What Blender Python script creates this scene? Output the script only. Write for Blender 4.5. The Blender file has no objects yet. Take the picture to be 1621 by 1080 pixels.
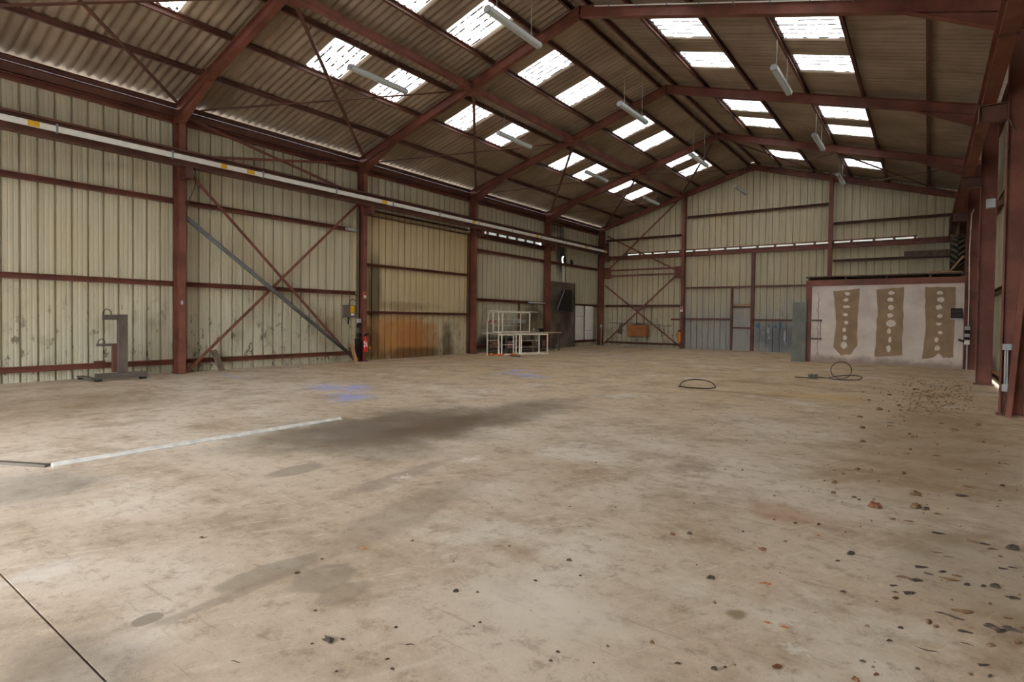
import bpy, math, random
import numpy as np
from mathutils import Vector, Matrix

# ------------------------------------------------------------------ units
# Everything is laid out in "bay units": one sixth of the spacing between two
# portal frames.  The frames stand 5 m apart, so one unit is 5/6 m.
S = 5.0 / 6.0
W = 16.877            # clear width between the column faces (units)
XM = W / 2            # ridge line
BAY = 6.0
R = random.Random(7)
sc = bpy.context.scene
col = sc.collection

# ------------------------------------------------------------------ camera
CF, CYAW, CPITCH, CROLL = 895.99, 36.2271, -1.1602, 0.6868
CX, CY, CZ, CSX, CSY = 15.8412, -0.9083, 1.5675, 0.2433, -17.7101
def cam_axes():
    y, p, r = map(math.radians, (CYAW, CPITCH, CROLL))
    f = Vector((-math.sin(y)*math.cos(p), math.cos(y)*math.cos(p), math.sin(p)))
    rt = Vector((math.cos(y), math.sin(y), 0)); up = rt.cross(f)
    return rt*math.cos(r)+up*math.sin(r), -rt*math.sin(r)+up*math.cos(r), f
RT, UP, FW = cam_axes()
cd = bpy.data.cameras.new('camera')
cam = bpy.data.objects.new('camera', cd); col.objects.link(cam)
cd.sensor_width = 36.0; cd.lens = CF/1621*36.0
cd.shift_x = -CSX/1621; cd.shift_y = CSY/1621
cd.clip_start = 0.05; cd.clip_end = 500
cam.matrix_world = Matrix(((RT.x, UP.x, -FW.x, CX*S), (RT.y, UP.y, -FW.y, CY*S), (RT.z, UP.z, -FW.z, CZ*S), (0, 0, 0, 1)))
sc.camera = cam
def fl(px, py, z=0.0):
    """floor point (units) seen at a pixel of the 1621x1080 photograph"""
    d = FW + RT*((px-810.5-CSX)/CF) - UP*((py-540-CSY)/CF)
    t = (z-CZ)/d.z
    return CX+d.x*t, CY+d.y*t, t

# ------------------------------------------------------------------ light and view
SKY = 9.0
wd = bpy.data.worlds.new('overcast_sky'); sc.world = wd; wd.use_nodes = True
bg = wd.node_tree.nodes['Background']
bg.inputs[0].default_value = (0.93, 0.965, 1.0, 1); bg.inputs[1].default_value = SKY
sc.view_settings.view_transform = 'Standard'
try: sc.view_settings.look = 'None'
except Exception: pass
sc.view_settings.gamma = 1.0; sc.view_settings.use_curve_mapping = False
sc.view_settings.exposure = 0.78
sc.cycles.max_bounces = 10; sc.cycles.diffuse_bounces = 7; sc.cycles.glossy_bounces = 3
sc.cycles.transmission_bounces = 6; sc.cycles.transparent_max_bounces = 8
sc.cycles.caustics_reflective = False; sc.cycles.caustics_refractive = False
sc.cycles.sample_clamp_indirect = 12.0
sc.cycles.use_denoising = True

# ------------------------------------------------------------------ mesh helpers
WL = {}   # world location (metres) of every object made here
class MB:
    def __init__(s): s.v = []; s.f = []
    def add(s, vs, fs):
        b = len(s.v); s.v += [tuple(p) for p in vs]; s.f += [tuple(b+i for i in f) for f in fs]; return s
    def box(s, x0, x1, y0, y1, z0, z1):
        return s.add([(x0,y0,z0),(x1,y0,z0),(x1,y1,z0),(x0,y1,z0),(x0,y0,z1),(x1,y0,z1),(x1,y1,z1),(x0,y1,z1)],
                     [(0,3,2,1),(4,5,6,7),(0,1,5,4),(1,2,6,5),(2,3,7,6),(3,0,4,7)])
    def sweep(s, poly, p, q, up=(0,0,1)):
        """extrude a 2D outline (side, up) from p to q"""
        p = Vector(p); q = Vector(q); d = (q-p).normalized(); u = Vector(up)
        sd = d.cross(u)
        if sd.length < 1e-6: sd = d.cross(Vector((1,0,0)))
        sd.normalize(); u = sd.cross(d).normalized(); n = len(poly)
        vs = [p+sd*a+u*b for a, b in poly]+[q+sd*a+u*b for a, b in poly]
        fs = [(i, (i+1) % n, n+(i+1) % n, n+i) for i in range(n)]+[tuple(range(n-1, -1, -1)), tuple(range(n, 2*n))]
        return s.add(vs, fs)
    def bar(s, p, q, w, h, up=(0,0,1)):
        return s.sweep([(-w/2,-h/2),(w/2,-h/2),(w/2,h/2),(-w/2,h/2)], p, q, up)
    def ibeam(s, p, q, h, b, tf=0.015, tw=0.01, up=(0,0,1)):
        x, y = b/2, h/2
        return s.sweep([(-x,-y),(x,-y),(x,-y+tf),(tw/2,-y+tf),(tw/2,y-tf),(x,y-tf),(x,y),(-x,y),(-x,y-tf),(-tw/2,y-tf),(-tw/2,-y+tf),(-x,-y+tf)], p, q, up)
    def angle(s, p, q, a, t=0.012, up=(0,0,1)):
        return s.sweep([(0,0),(a,0),(a,t),(t,t),(t,a),(0,a)], p, q, up)
    def channel(s, p, q, h, b, t=0.015, up=(0,0,1), flip=1):
        y = h/2; k = flip
        o = [(0,-y),(k*b,-y),(k*b,-y+t),(k*t,-y+t),(k*t,y-t),(k*b,y-t),(k*b,y),(0,y)]
        return s.sweep(o if k > 0 else o[::-1], p, q, up)
    def tube(s, p, q, r, n=8, r2=None):
        r2 = r if r2 is None else r2
        p = Vector(p); q = Vector(q); d = (q-p).normalized()
        a = d.cross(Vector((0,0,1)) if abs(d.z) < .95 else Vector((1,0,0))).normalized(); b = a.cross(d)
        cs = [(math.cos(2*math.pi*i/n), math.sin(2*math.pi*i/n)) for i in range(n)]
        vs = [p+a*(c*r)+b*(k*r) for c, k in cs]+[q+a*(c*r2)+b*(k*r2) for c, k in cs]
        return s.add(vs, [(i, n+i, n+(i+1) % n, (i+1) % n) for i in range(n)]+[tuple(range(n)), tuple(range(2*n-1, n-1, -1))])
    def path(s, pts, r, n=6, closed=False):
        pts = [Vector(p) for p in pts]; m = len(pts); vs = []; fs = []
        for i, p in enumerate(pts):
            d = ((pts[(i+1) % m] if (closed or i < m-1) else p)-(pts[i-1] if (closed or i > 0) else p)).normalized()
            a = d.cross(Vector((0,0,1)) if abs(d.z) < .9 else Vector((1,0,0))).normalized(); b = a.cross(d)
            vs += [p+a*(math.cos(2*math.pi*k/n)*r)+b*(math.sin(2*math.pi*k/n)*r) for k in range(n)]
        for i in range(m if closed else m-1):
            j = (i+1) % m
            fs += [(i*n+k, j*n+k, j*n+(k+1) % n, i*n+(k+1) % n) for k in range(n)]
        if not closed: fs += [tuple(range(n)), tuple((m-1)*n+k for k in range(n-1, -1, -1))]
        return s.add(vs, fs)
    def lathe(s, prof, c, axis='z', n=16):
        vs = []; fs = []
        for r, h in prof:
            for k in range(n):
                a = 2*math.pi*k/n; u, v = r*math.cos(a), r*math.sin(a)
                vs.append({'z': (c[0]+u, c[1]+v, c[2]+h), 'y': (c[0]+u, c[1]+h, c[2]+v), 'x': (c[0]+h, c[1]+u, c[2]+v)}[axis])
        for i in range(len(prof)-1):
            fs += [(i*n+k, i*n+(k+1) % n, (i+1)*n+(k+1) % n, (i+1)*n+k) for k in range(n)]
        fs += [tuple(range(n-1, -1, -1)), tuple((len(prof)-1)*n+k for k in range(n))]
        return s.add(vs, fs)
    def prism(s, poly, vec):
        n = len(poly); vec = Vector(vec)
        vs = [Vector(p) for p in poly]+[Vector(p)+vec for p in poly]
        return s.add(vs, [tuple(range(n-1, -1, -1)), tuple(range(n, 2*n))]+[(i, (i+1) % n, n+(i+1) % n, n+i) for i in range(n)])

def mesh_of(name, mb, org=(0,0,0), mat=None, smooth=False):
    me = bpy.data.meshes.new(name)
    o = Vector(org)
    me.from_pydata([Vector(v)*S-o for v in mb.v], [], mb.f); me.update()
    if mat: me.materials.append(mat)
    if smooth: me.polygons.foreach_set('use_smooth', [True]*len(me.polygons))
    return me
def link(name, data, parent=None, loc=None):
    o = bpy.data.objects.new(name, data); col.objects.link(o)
    if parent is not None:
        o.parent = parent; base = WL[parent]
    else: base = Vector((0,0,0))
    loc = base if loc is None else Vector(loc)
    o.location = loc-base; WL[o] = Vector(loc)
    return o
def obj(name, mb, mat, parent=None, smooth=False):
    if parent is not None: org = WL[parent]
    else:
        a = np.array(mb.v)*S; org = Vector(((a[:,0].min()+a[:,0].max())/2, (a[:,1].min()+a[:,1].max())/2, a[:,2].min()))
    return link(name, mesh_of(name, mb, org, mat, smooth), parent, org)
def tag(o, label, cat=None, group=None):
    o['label'] = label
    if cat: o['category'] = cat
    if group: o['group'] = group
    return o
def thing(name, label, cat, loc, group=None):
    return tag(link(name, None, None, Vector(loc)*S), label, cat, group)
def struct(o, label=None):
    o['kind'] = 'structure'
    if label: o['label'] = label
    return o
def lab(o, label): o['label'] = label; return o

# ------------------------------------------------------------------ material helpers
class NT:
    def __init__(s, name, rough=0.7, metal=0.0, spec=0.3):
        s.m = bpy.data.materials.new(name); s.m.use_nodes = True; s.t = s.m.node_tree; s.b = s.t.nodes['Principled BSDF']
        s.b.inputs['Roughness'].default_value = rough; s.b.inputs['Metallic'].default_value = metal
        s.b.inputs['Specular IOR Level'].default_value = spec
        s._pos = None
    def n(s, ty, **k):
        d = s.t.nodes.new(ty)
        for a, v in k.items(): setattr(d, a, v)
        return d
    def set(s, sock, v):
        if isinstance(v, bpy.types.NodeSocket): s.t.links.new(v, sock)
        elif isinstance(v, (tuple, list)) and len(v) == 3 and sock.type == 'RGBA': sock.default_value = (*v, 1)
        else: sock.default_value = v
    @property
    def pos(s):
        if s._pos is None: s._pos = s.n('ShaderNodeNewGeometry').outputs['Position']
        return s._pos
    def math(s, op, a, b=0.0, clamp=False):
        d = s.n('ShaderNodeMath', operation=op, use_clamp=clamp); s.set(d.inputs[0], a); s.set(d.inputs[1], b); return d.outputs[0]
    def vmath(s, op, a, b):
        d = s.n('ShaderNodeVectorMath', operation=op); s.set(d.inputs[0], a); s.set(d.inputs[1], b); return d.outputs[0]
    def noise(s, scale, detail=4, vec=None, stretch=None, rough=0.55):
        v = s.pos if vec is None else vec
        if stretch: v = s.vmath('MULTIPLY', v, stretch)
        d = s.n('ShaderNodeTexNoise'); s.set(d.inputs['Vector'], v); d.inputs['Scale'].default_value = scale
        d.inputs['Detail'].default_value = detail; d.inputs['Roughness'].default_value = rough
        return d.outputs['Fac']
    def rng(s, x, a, b, c=0.0, d=1.0):
        r = s.n('ShaderNodeMapRange'); r.interpolation_type = 'SMOOTHSTEP'
        s.set(r.inputs[0], x)
        for i, v in enumerate((a, b, c, d)): r.inputs[i+1].default_value = v
        return r.outputs[0]
    def mix(s, fac, a, b, mode='MIX'):
        d = s.n('ShaderNodeMix', data_type='RGBA', blend_type=mode)
        s.set(d.inputs[0], fac); s.set(d.inputs[6], a); s.set(d.inputs[7], b); return d.outputs[2]
    def sep(s, v=None):
        d = s.n('ShaderNodeSeparateXYZ'); s.set(d.inputs[0], s.pos if v is None else v); return d.outputs
    def ell(s, c, r, inner=0.55, outer=1.05, warp=0.5, wscale=2.0, rot=0.0, det=5):
        """soft blob mask: centre c and radii r in units (r = 0 leaves an axis out)"""
        v = s.vmath('SUBTRACT', s.pos, tuple(a*S for a in c))
        if rot:
            q = s.n('ShaderNodeVectorRotate', rotation_type='Z_AXIS'); s.set(q.inputs['Vector'], v); q.inputs['Angle'].default_value = -rot; v = q.outputs[0]
        v = s.vmath('MULTIPLY', v, tuple((1/(a*S) if a else 0.0) for a in r))
        d = s.n('ShaderNodeVectorMath', operation='LENGTH'); s.set(d.inputs[0], v)
        nz = s.noise(wscale, det)
        l = s.math('ADD', d.outputs['Value'], s.math('MULTIPLY', s.math('SUBTRACT', nz, 0.5), warp*2))
        return s.rng(l, inner, outer, 1.0, 0.0)
    def out(s, colr, rough=None, bump=None, bs=0.3, bd=0.01):
        s.set(s.b.inputs['Base Color'], colr)
        if rough is not None: s.set(s.b.inputs['Roughness'], rough)
        if bump is not None:
            d = s.n('ShaderNodeBump'); d.inputs['Strength'].default_value = bs; d.inputs['Distance'].default_value = bd
            s.set(d.inputs['Height'], bump); s.t.links.new(d.outputs[0], s.b.inputs['Normal'])
        return s.m
def lin(r, g, b):
    f = lambda c: (c/255/12.92) if c/255 <= .04045 else ((c/255+.055)/1.055)**2.4
    return (f(r), f(g), f(b))
def plain(name, c, rough=0.7, metal=0.0, var=0.25, scale=6.0, spec=0.3, bump=False):
    t = NT(name, rough, metal, spec); nz = t.noise(scale, 5)
    k = tuple(x*(1-var) for x in c); h = tuple(min(1, x*(1+var)) for x in c)
    return t.out(t.mix(t.rng(nz, .3, .7), k, h), bump=nz if bump else None)

M = {}
def steel(name, c, rust=0.35):
    t = NT(name, 0.55, 0.0, 0.35)
    a = t.noise(1.7, 5); b = t.noise(14, 6)
    k = t.mix(t.rng(a, .35, .68), c, tuple(x*0.62 for x in c))
    k = t.mix(t.math('MULTIPLY', t.rng(b, .55, .72), rust), k, lin(70, 48, 38))
    return t.out(k, bump=b, bs=.15, bd=.004)
M['red'] = steel('oxide_red_steel', lin(132, 80, 65))
M['redb'] = steel('brown_red_steel', lin(112, 74, 60))
M['tie'] = steel('pink_red_steel', lin(142, 88, 76))
M['dark'] = steel('grey_brown_steel', lin(108, 98, 90))
M['black'] = plain('black_rubber', lin(38, 36, 35), .75)
M['cable'] = plain('cable_rubber', lin(62, 56, 50), .7)
M['galv'] = plain('galvanised_metal', lin(150, 152, 152), .45, .5, .15)
M['pipe'] = steel('grey_painted_pipe', lin(112, 112, 112), .25)
M['white'] = plain('white_enamel', lin(236, 234, 226), .45, 0, .06)
M['greyp'] = plain('grey_plastic', lin(176, 178, 180), .5, 0, .08)
M['yellow'] = plain('yellow_label', lin(228, 178, 40), .5, 0, .12, 30)
M['orange'] = plain('orange_plastic', lin(228, 112, 44), .5, 0, .1)
M['wood'] = plain('raw_timber', lin(176, 138, 98), .8, 0, .2, 9)
M['woodd'] = plain('old_dark_timber', lin(104, 88, 74), .85, 0, .25, 7)
M['fext'] = plain('extinguisher_red', lin(196, 36, 34), .3, 0, .08, spec=.5)
M['extor'] = plain('faded_orange_paint', lin(222, 128, 50), .45, 0, .1)
M['heater'] = plain('brown_orange_box', lin(158, 102, 58), .7, 0, .15, 5)
M['cream'] = plain('cream_tube_paint', lin(236, 228, 210), .5, 0, .12, 12)
M['wire'] = plain('thin_steel_wire', lin(150, 146, 136), .5, .4, .1)
M['gapdim'] = plain('bluish_gap_dimmer', lin(150, 162, 184), .6, 0, .05)  # bluish tint stands in for sky light seen through the wall gaps

# wall sheeting: beige lacquer with vertical streaks, mud spatter low down and the soot of the welding corner
def cladding(name, base, kind):
    t = NT(name, 0.5, 0.0, 0.35)
    x, y, z = t.sep()
    stre = t.noise(1.0, 4, stretch=(9, 9, .35)); big = t.noise(.5, 3)
    c = t.mix(t.rng(stre, .3, .72), tuple(v*1.06 for v in base), tuple(v*0.86 for v in base))
    c = t.mix(t.math('MULTIPLY', t.rng(big, .42, .7), .45), c, (base[0]*.97, base[1]*.90, base[2]*.76))
    hz = t.math('ADD', z, t.math('MULTIPLY', t.math('SUBTRACT', t.noise(1.3, 4), .5), 1.6))
    low = t.rng(hz, .5, 2.3, 1.0, 0.0)
    c = t.mix(t.math('MULTIPLY', low, .35), c, lin(176, 176, 158))
    sp = t.rng(t.noise(7, 6, stretch=(1, 1, .5), rough=.7), .57, .64)
    c = t.mix(t.math('MULTIPLY', t.math('MULTIPLY', sp, low), .85), c, lin(92, 82, 64))
    sp2 = t.rng(t.noise(2.4, 5, stretch=(1, 1, .6)), .52, .68)
    c = t.mix(t.math('MULTIPLY', t.math('MULTIPLY', sp2, low), .5), c, lin(128, 120, 98))
    if kind == 'left':
        for cc, rr, k, cl in (((0, 25.75, 5.3), (0, .75, 1.6), .85, (50, 46, 40)), ((0, 26.1, 3.9), (0, .35, 1.2), .7, (60, 54, 46)),
                              ((0, 23.0, 1.4), (0, 1.5, .95), .75, (112, 88, 48)), ((0, 23.2, 1.9), (0, .8, .55), .5, (60, 54, 44)),
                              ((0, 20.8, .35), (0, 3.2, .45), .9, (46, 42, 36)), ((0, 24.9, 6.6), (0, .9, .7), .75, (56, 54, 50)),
                              ((0, 10.9, 1.1), (0, .8, .8), .35, (140, 110, 70))):
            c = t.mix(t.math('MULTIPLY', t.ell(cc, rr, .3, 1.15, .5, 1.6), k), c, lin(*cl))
    if kind == 'door':     # rust-orange wash over the lower third, soot drips along the rails and the left edge
        for cc, rr, k, cl, wp in (((0, 14.0, .75), (0, 2.2, 1.15), .85, (188, 130, 66), .5), ((0, 15.1, .7), (0, 1.3, .95), .6, (162, 102, 46), .6),
                              ((0, 12.7, 2.6), (0, .42, 1.55), .8, (96, 84, 62), .12), ((0, 14.2, 1.98), (0, 2.3, .2), .4, (120, 98, 62), .5),
                              ((0, 16.6, .75), (0, .45, .85), .8, (84, 66, 42), .6), ((0, 14.6, .12), (0, 2.4, .34), .75, (86, 66, 44), .5),
                              ((0, 12.6, .6), (0, .5, .7), .6, (84, 68, 46), .5)):
            c = t.mix(t.math('MULTIPLY', t.ell(cc, rr, .45, 1.1, wp, 1.4), k), c, lin(*cl))
    if kind == 'gdoor':    # zinc grey rub marks low on the gable door, blue spray strokes
        g = t.rng(t.math('ADD', z, t.math('MULTIPLY', t.math('SUBTRACT', t.noise(1.2, 5, stretch=(3, 1, .35)), .5), 4.4)), .0, 3.6, 1.0, 0.0)
        c = t.mix(t.math('MULTIPLY', g, .8), c, lin(156, 156, 154))
        c = t.mix(t.math('MULTIPLY', t.ell((10.0, 0, .75), (1.6, 0, 1.0), .4, 1.1, .5, 2.0), .75), c, lin(100, 104, 112))
        for cc, rr in (((8.75, 0, 1.36), (.17, 0, .16)), ((9.2, 0, 1.62), (.16, 0, .08)), ((9.62, 0, 1.32), (.11, 0, .13)), ((9.86, 0, 1.32), (.07, 0, .28)), ((9.3, 0, 1.33), (.08, 0, .1))):
            c = t.mix(t.math('MULTIPLY', t.ell(cc, rr, .4, 1.0, .8, 7.0), .85), c, lin(44, 106, 152))
        ws = t.rng(t.noise(2.2, 4, stretch=(3, 1, .7)), .60, .66)
        c = t.mix(t.math('MULTIPLY', t.math('MULTIPLY', ws, t.ell((9.8, 0, .75), (1.5, 0, .6), .6, 1.1, .3)), .75), c, lin(190, 192, 196))
    return t.out(c, t.rng(stre, .3, .7, .58, .72))
BEIGE = lin(198, 190, 164)
M['clad'] = cladding('beige_wall_sheet', BEIGE, 'left')
M['cladb'] = cladding('beige_gable_sheet', lin(205, 194, 164), 'back')
M['cladd'] = cladding('stained_door_sheet', lin(202, 184, 144), 'door')
M['cladg'] = cladding('scuffed_gable_door_sheet', lin(198, 188, 160), 'gdoor')

def roofing():
    t = NT('fibre_cement', 0.9, 0, .1)
    a = t.noise(.8, 4); b = t.noise(1.0, 4, stretch=(.6, 7, .6)); g = t.noise(30, 4)
    c = t.mix(t.rng(a, .3, .7), lin(168, 150, 130), lin(142, 125, 107))
    c = t.mix(t.math('MULTIPLY', t.rng(b, .5, .75), .5), c, lin(112, 96, 80))
    return t.out(c, bump=g, bs=.2, bd=.004)
M['roof'] = roofing()
def skylight():
    m = bpy.data.materials.new('translucent_rooflight'); m.use_nodes = True
    t = NT.__new__(NT); t.m = m; t.t = m.node_tree; t._pos = None; t.b = None
    for n in list(t.t.nodes): t.t.nodes.remove(n)
    tc = t.n('ShaderNodeTexCoord').outputs['Object']
    ox, oy, oz = t.sep(tc)
    fr = t.math('FRACT', t.math('MULTIPLY', oy, 5.0/S))
    val = t.rng(t.math('ABSOLUTE', t.math('SUBTRACT', fr, .5)), .10, .20, 1.0, 0.0)
    gap = t.rng(t.noise(5, 5, rough=.7), .42, .52)
    spots = t.rng(t.noise(9, 3, rough=.4), .70, .73)
    wash = t.rng(t.noise(2.2, 5), .45, .75)
    c = t.mix(t.math('MULTIPLY', wash, .6), (.58, .58, .57), (.28, .23, .17))
    c = t.mix(t.math('MULTIPLY', t.math('MULTIPLY', val, gap), 1.0), c, (.008, .006, .004))
    c = t.mix(t.rng(t.noise(16, 6, rough=.75), .55, .66), c, (.07, .055, .04))
    c = t.mix(t.math('MULTIPLY', spots, 1.0), c, (.012, .01, .008))
    tr = t.n('ShaderNodeBsdfTranslucent'); df = t.n('ShaderNodeBsdfDiffuse'); mx = t.n('ShaderNodeMixShader'); o = t.n('ShaderNodeOutputMaterial')
    t.set(tr.inputs[0], c); t.set(df.inputs[0], c); mx.inputs[0].default_value = .2
    t.t.links.new(tr.outputs[0], mx.inputs[1]); t.t.links.new(df.outputs[0], mx.inputs[2]); t.t.links.new(mx.outputs[0], o.inputs[0])
    return m
M['sky'] = skylight()
def diffuser():
    t = NT('prismatic_lamp_cover', .35, 0, .5)
    w = t.n('ShaderNodeTexWave', bands_direction='X'); t.set(w.inputs['Vector'], t.pos); w.inputs['Scale'].default_value = 30
    m = t.out((.88, .91, .88), bump=w.outputs[1], bs=.2, bd=.003)
    tr = t.n('ShaderNodeBsdfTranslucent'); tr.inputs[0].default_value = (.85, .9, .85, 1)
    mx = t.n('ShaderNodeMixShader'); mx.inputs[0].default_value = .6
    t.t.links.new(t.b.outputs[0], mx.inputs[1]); t.t.links.new(tr.outputs[0], mx.inputs[2])
    t.t.links.new(mx.outputs[0], t.t.nodes['Material Output'].inputs[0])
    return m
M['lamp'] = diffuser()

# concrete floor with its own stains
def floor_mat():
    t = NT('dusty_concrete', .8, 0, .25)
    x, y, z = t.sep()
    a = t.noise(.33, 4); b = t.noise(1.3, 7, rough=.7); g = t.noise(7, 9, rough=.8); fine = t.noise(60, 5, rough=.75)
    c = t.mix(t.rng(a, .35, .65), lin(216, 201, 184), lin(196, 177, 154))
    far = t.rng(y, 4.5*S, 13*S)
    c = t.mix(t.math('MULTIPLY', far, .8), c, lin(206, 177, 136))
    c = t.mix(t.math('MULTIPLY', t.rng(b, .44, .66), .65), c, lin(160, 138, 113))
    c = t.mix(t.math('MULTIPLY', t.rng(t.noise(.8, 7, rough=.7), .53, .66), .75), c, lin(222, 211, 196))
    c = t.mix(t.math('MULTIPLY', t.rng(g, .50, .64), .6), c, lin(146, 124, 100))
    c = t.mix(t.math('MULTIPLY', t.rng(g, .47, .36), .5), c, lin(220, 206, 186))
    q = t.n('ShaderNodeVectorRotate', rotation_type='Z_AXIS'); t.set(q.inputs['Vector'], t.pos); q.inputs['Angle'].default_value = .5
    scr = t.noise(2.6, 8, vec=q.outputs[0], stretch=(6, .45, 1), rough=.75)
    c = t.mix(t.math('MULTIPLY', t.rng(scr, .54, .66), .5), c, lin(220, 208, 190))
    scr2 = t.noise(3.2, 8, stretch=(.5, 5, 1), rough=.75)
    c = t.mix(t.math('MULTIPLY', t.rng(scr2, .57, .68), .45), c, lin(140, 120, 98))
    c = t.mix(t.math('MULTIPLY', t.rng(fine, .56, .70), .5), c, lin(116, 100, 84))
    def px(x, y, rx, ry, col_, k, inner=.4, outer=1.1, warp=.4, ws=1.5, rot=0):
        nonlocal c
        X, Y, _ = fl(x, y)
        c = t.mix(t.math('MULTIPLY', t.ell((X, Y, 0), (rx, ry, 0), inner, outer, warp*1.5, ws*1.8, rot, 8), k), c, lin(*col_))
    px(640, 672, 1.5, 2.1, (112, 98, 82), .88, .35, 1.1, .35, .9)
    px(500, 690, 1.1, 1.3, (118, 108, 94), .6, .3, 1.2, .4, 1.0)
    px(800, 655, .8, 2.6, (116, 100, 82), .7, .4, 1.1, .4, 1.0)
    px(600, 702, 1.1, 1.2, (120, 106, 90), .6, .3, 1.1, .4, 1.0)
    px(705, 672, .5, 1.3, (104, 82, 62), .6)
    px(700, 655, .35, 1.2, (222, 208, 186), .0)
    px(470, 744, .18, .34, (138, 126, 110), .6, .75, 1.02, .2, 2)
    px(640, 812, .30, 1.3, (150, 134, 116), .5, .5, 1.1, .4, 1.5, .15)
    px(640, 752, .16, .9, (152, 134, 116), .6, .5, 1.1, .5, 2, .1)
    px(430, 905, .13, .36, (146, 134, 118), .6, .8, 1.03, .25, 3)
    px(510, 915, .20, .22, (148, 136, 120), .6, .75, 1.05, .35, 3)
    px(540, 940, .12, .2, (150, 136, 118), .55, .7, 1.05, .35, 3)
    px(400, 930, .06, .6, (156, 140, 122), .6, .6, 1.1, .4, 3)
    px(235, 980, .06, .08, (140, 128, 112), .8, .8, 1.05, .2, 4)
    px(1165, 973, .06, .07, (132, 112, 78), .8, .5, 1.1, .4, 6)
    px(1240, 815, .35, .3, (172, 134, 104), .45)
    px(1090, 740, .35, .5, (140, 116, 92), .55, .2, 1.1, .9, 4)
    px(100, 640, 2.2, 2.2, (140, 120, 94), .5)
    px(60, 770, .8, .6, (136, 128, 118), .55)
    px(110, 1060, .5, .35, (128, 118, 108), .5)
    px(850, 960, .55, .35, (222, 212, 196), .6, .2, 1.2, .5, 1.5)
    px(1260, 1028, .10, .05, (222, 218, 204), .7, .3, 1.0, 1.2, 16)
    px(75, 905, .18, .25, (226, 218, 208), .55, .3, 1.0, .9, 6)
    px(640, 756, .10, .12, (228, 220, 208), .75, .2, 1.0, 1.3, 12)
    px(745, 727, .10, .2, (228, 220, 208), .75, .2, 1.0, 1.3, 12)
    px(1480, 700, 1.2, 4.5, (148, 122, 86), .55)
    px(1560, 900, .6, 1.2, (140, 122, 98), .45)
    px(1190, 605, 1.3, .5, (150, 112, 70), .45, .2, 1.2, .7, 1.2)
    px(1170, 622, 2.2, .22, (128, 96, 62), .45, .2, 1.1, .6, 1.5)
    px(1300, 628, 1.1, .7, (206, 174, 124), .7, .3, 1.2, .5, 1)
    for X, Y, rx, ry, k in ((5.4, 6.9, 1.1, .9, .55), (6.7, 6.2, .8, .5, .6), (7.0, 5.8, .5, .4, .5), (6.7, 12.0, 1.2, .35, .75), (6.0, 12.9, .7, .5, .6), (7.3, 11.6, .7, .3, .7),
                         (1.0, 6.6, .45, .12, .5), (1.8, 6.5, 1.3, .10, .4), (2.6, 24.0, .6, .6, .4), (5.5, 21.0, .8, .5, .35)):
        m = t.math('MULTIPLY', t.ell((X, Y, 0), (rx, ry, 0), .1, 1.05, .7, 2.2), t.rng(t.noise(3.5, 5, stretch=(2, .6, 1)), .36, .52))
        c = t.mix(t.math('MULTIPLY', m, min(1, k*1.25)), c, lin(162, 172, 232))
    return t.out(c, t.rng(b, .3, .7, .62, .88), bump=t.math('ADD', fine, g), bs=.25, bd=.004)
M['floor'] = floor_mat()
M['joint'] = plain('joint_dirt', lin(64, 56, 50), .95)
M['ground'] = plain('outdoor_gravel', lin(146, 150, 156), .95, 0, .15, 2)

# ------------------------------------------------------------------ ground and floor
g = MB().box(-60, 80, -70, 90, -.9, -.16)
o = obj('ground', g, M['ground']); struct(o, 'gravel ground outside around the shed')
fm = MB().box(-.62, W+.62, -6.3, 30.55, -.16, -.045)
floor = obj('floor', fm, M['joint']); struct(floor, 'concrete slab floor of the shed')
ys = [-6.3, 0, 6, 12, 18, 24, 30.55]; jy = {0: .006, 6: .004, 12: .003, 18: .003, 24: .003}
xs = [-.6, 8.62, W+.6]
for i in range(6):
    for j in range(2):
        y0 = ys[i]+jy.get(ys[i], 0); y1 = ys[i+1]-jy.get(ys[i+1], 0)
        x0 = xs[j]+(.004 if j else 0); x1 = xs[j+1]-(0 if j else .004)
        obj('concrete_slab', MB().box(x0, x1, y0, y1, -.045, 0), M['floor'], floor)

# ------------------------------------------------------------------ roof geometry
SL = 0.29
COS = 1/math.sqrt(1+SL*SL)
zbot = lambda x: 9.36-SL*abs(x-XM)       # rafter underside
zpur = lambda x: 9.65-SL*abs(x-XM)       # purlin underside
zroof = lambda x: 9.82-SL*abs(x-XM)      # sheet middle
RD = 0.27

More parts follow.
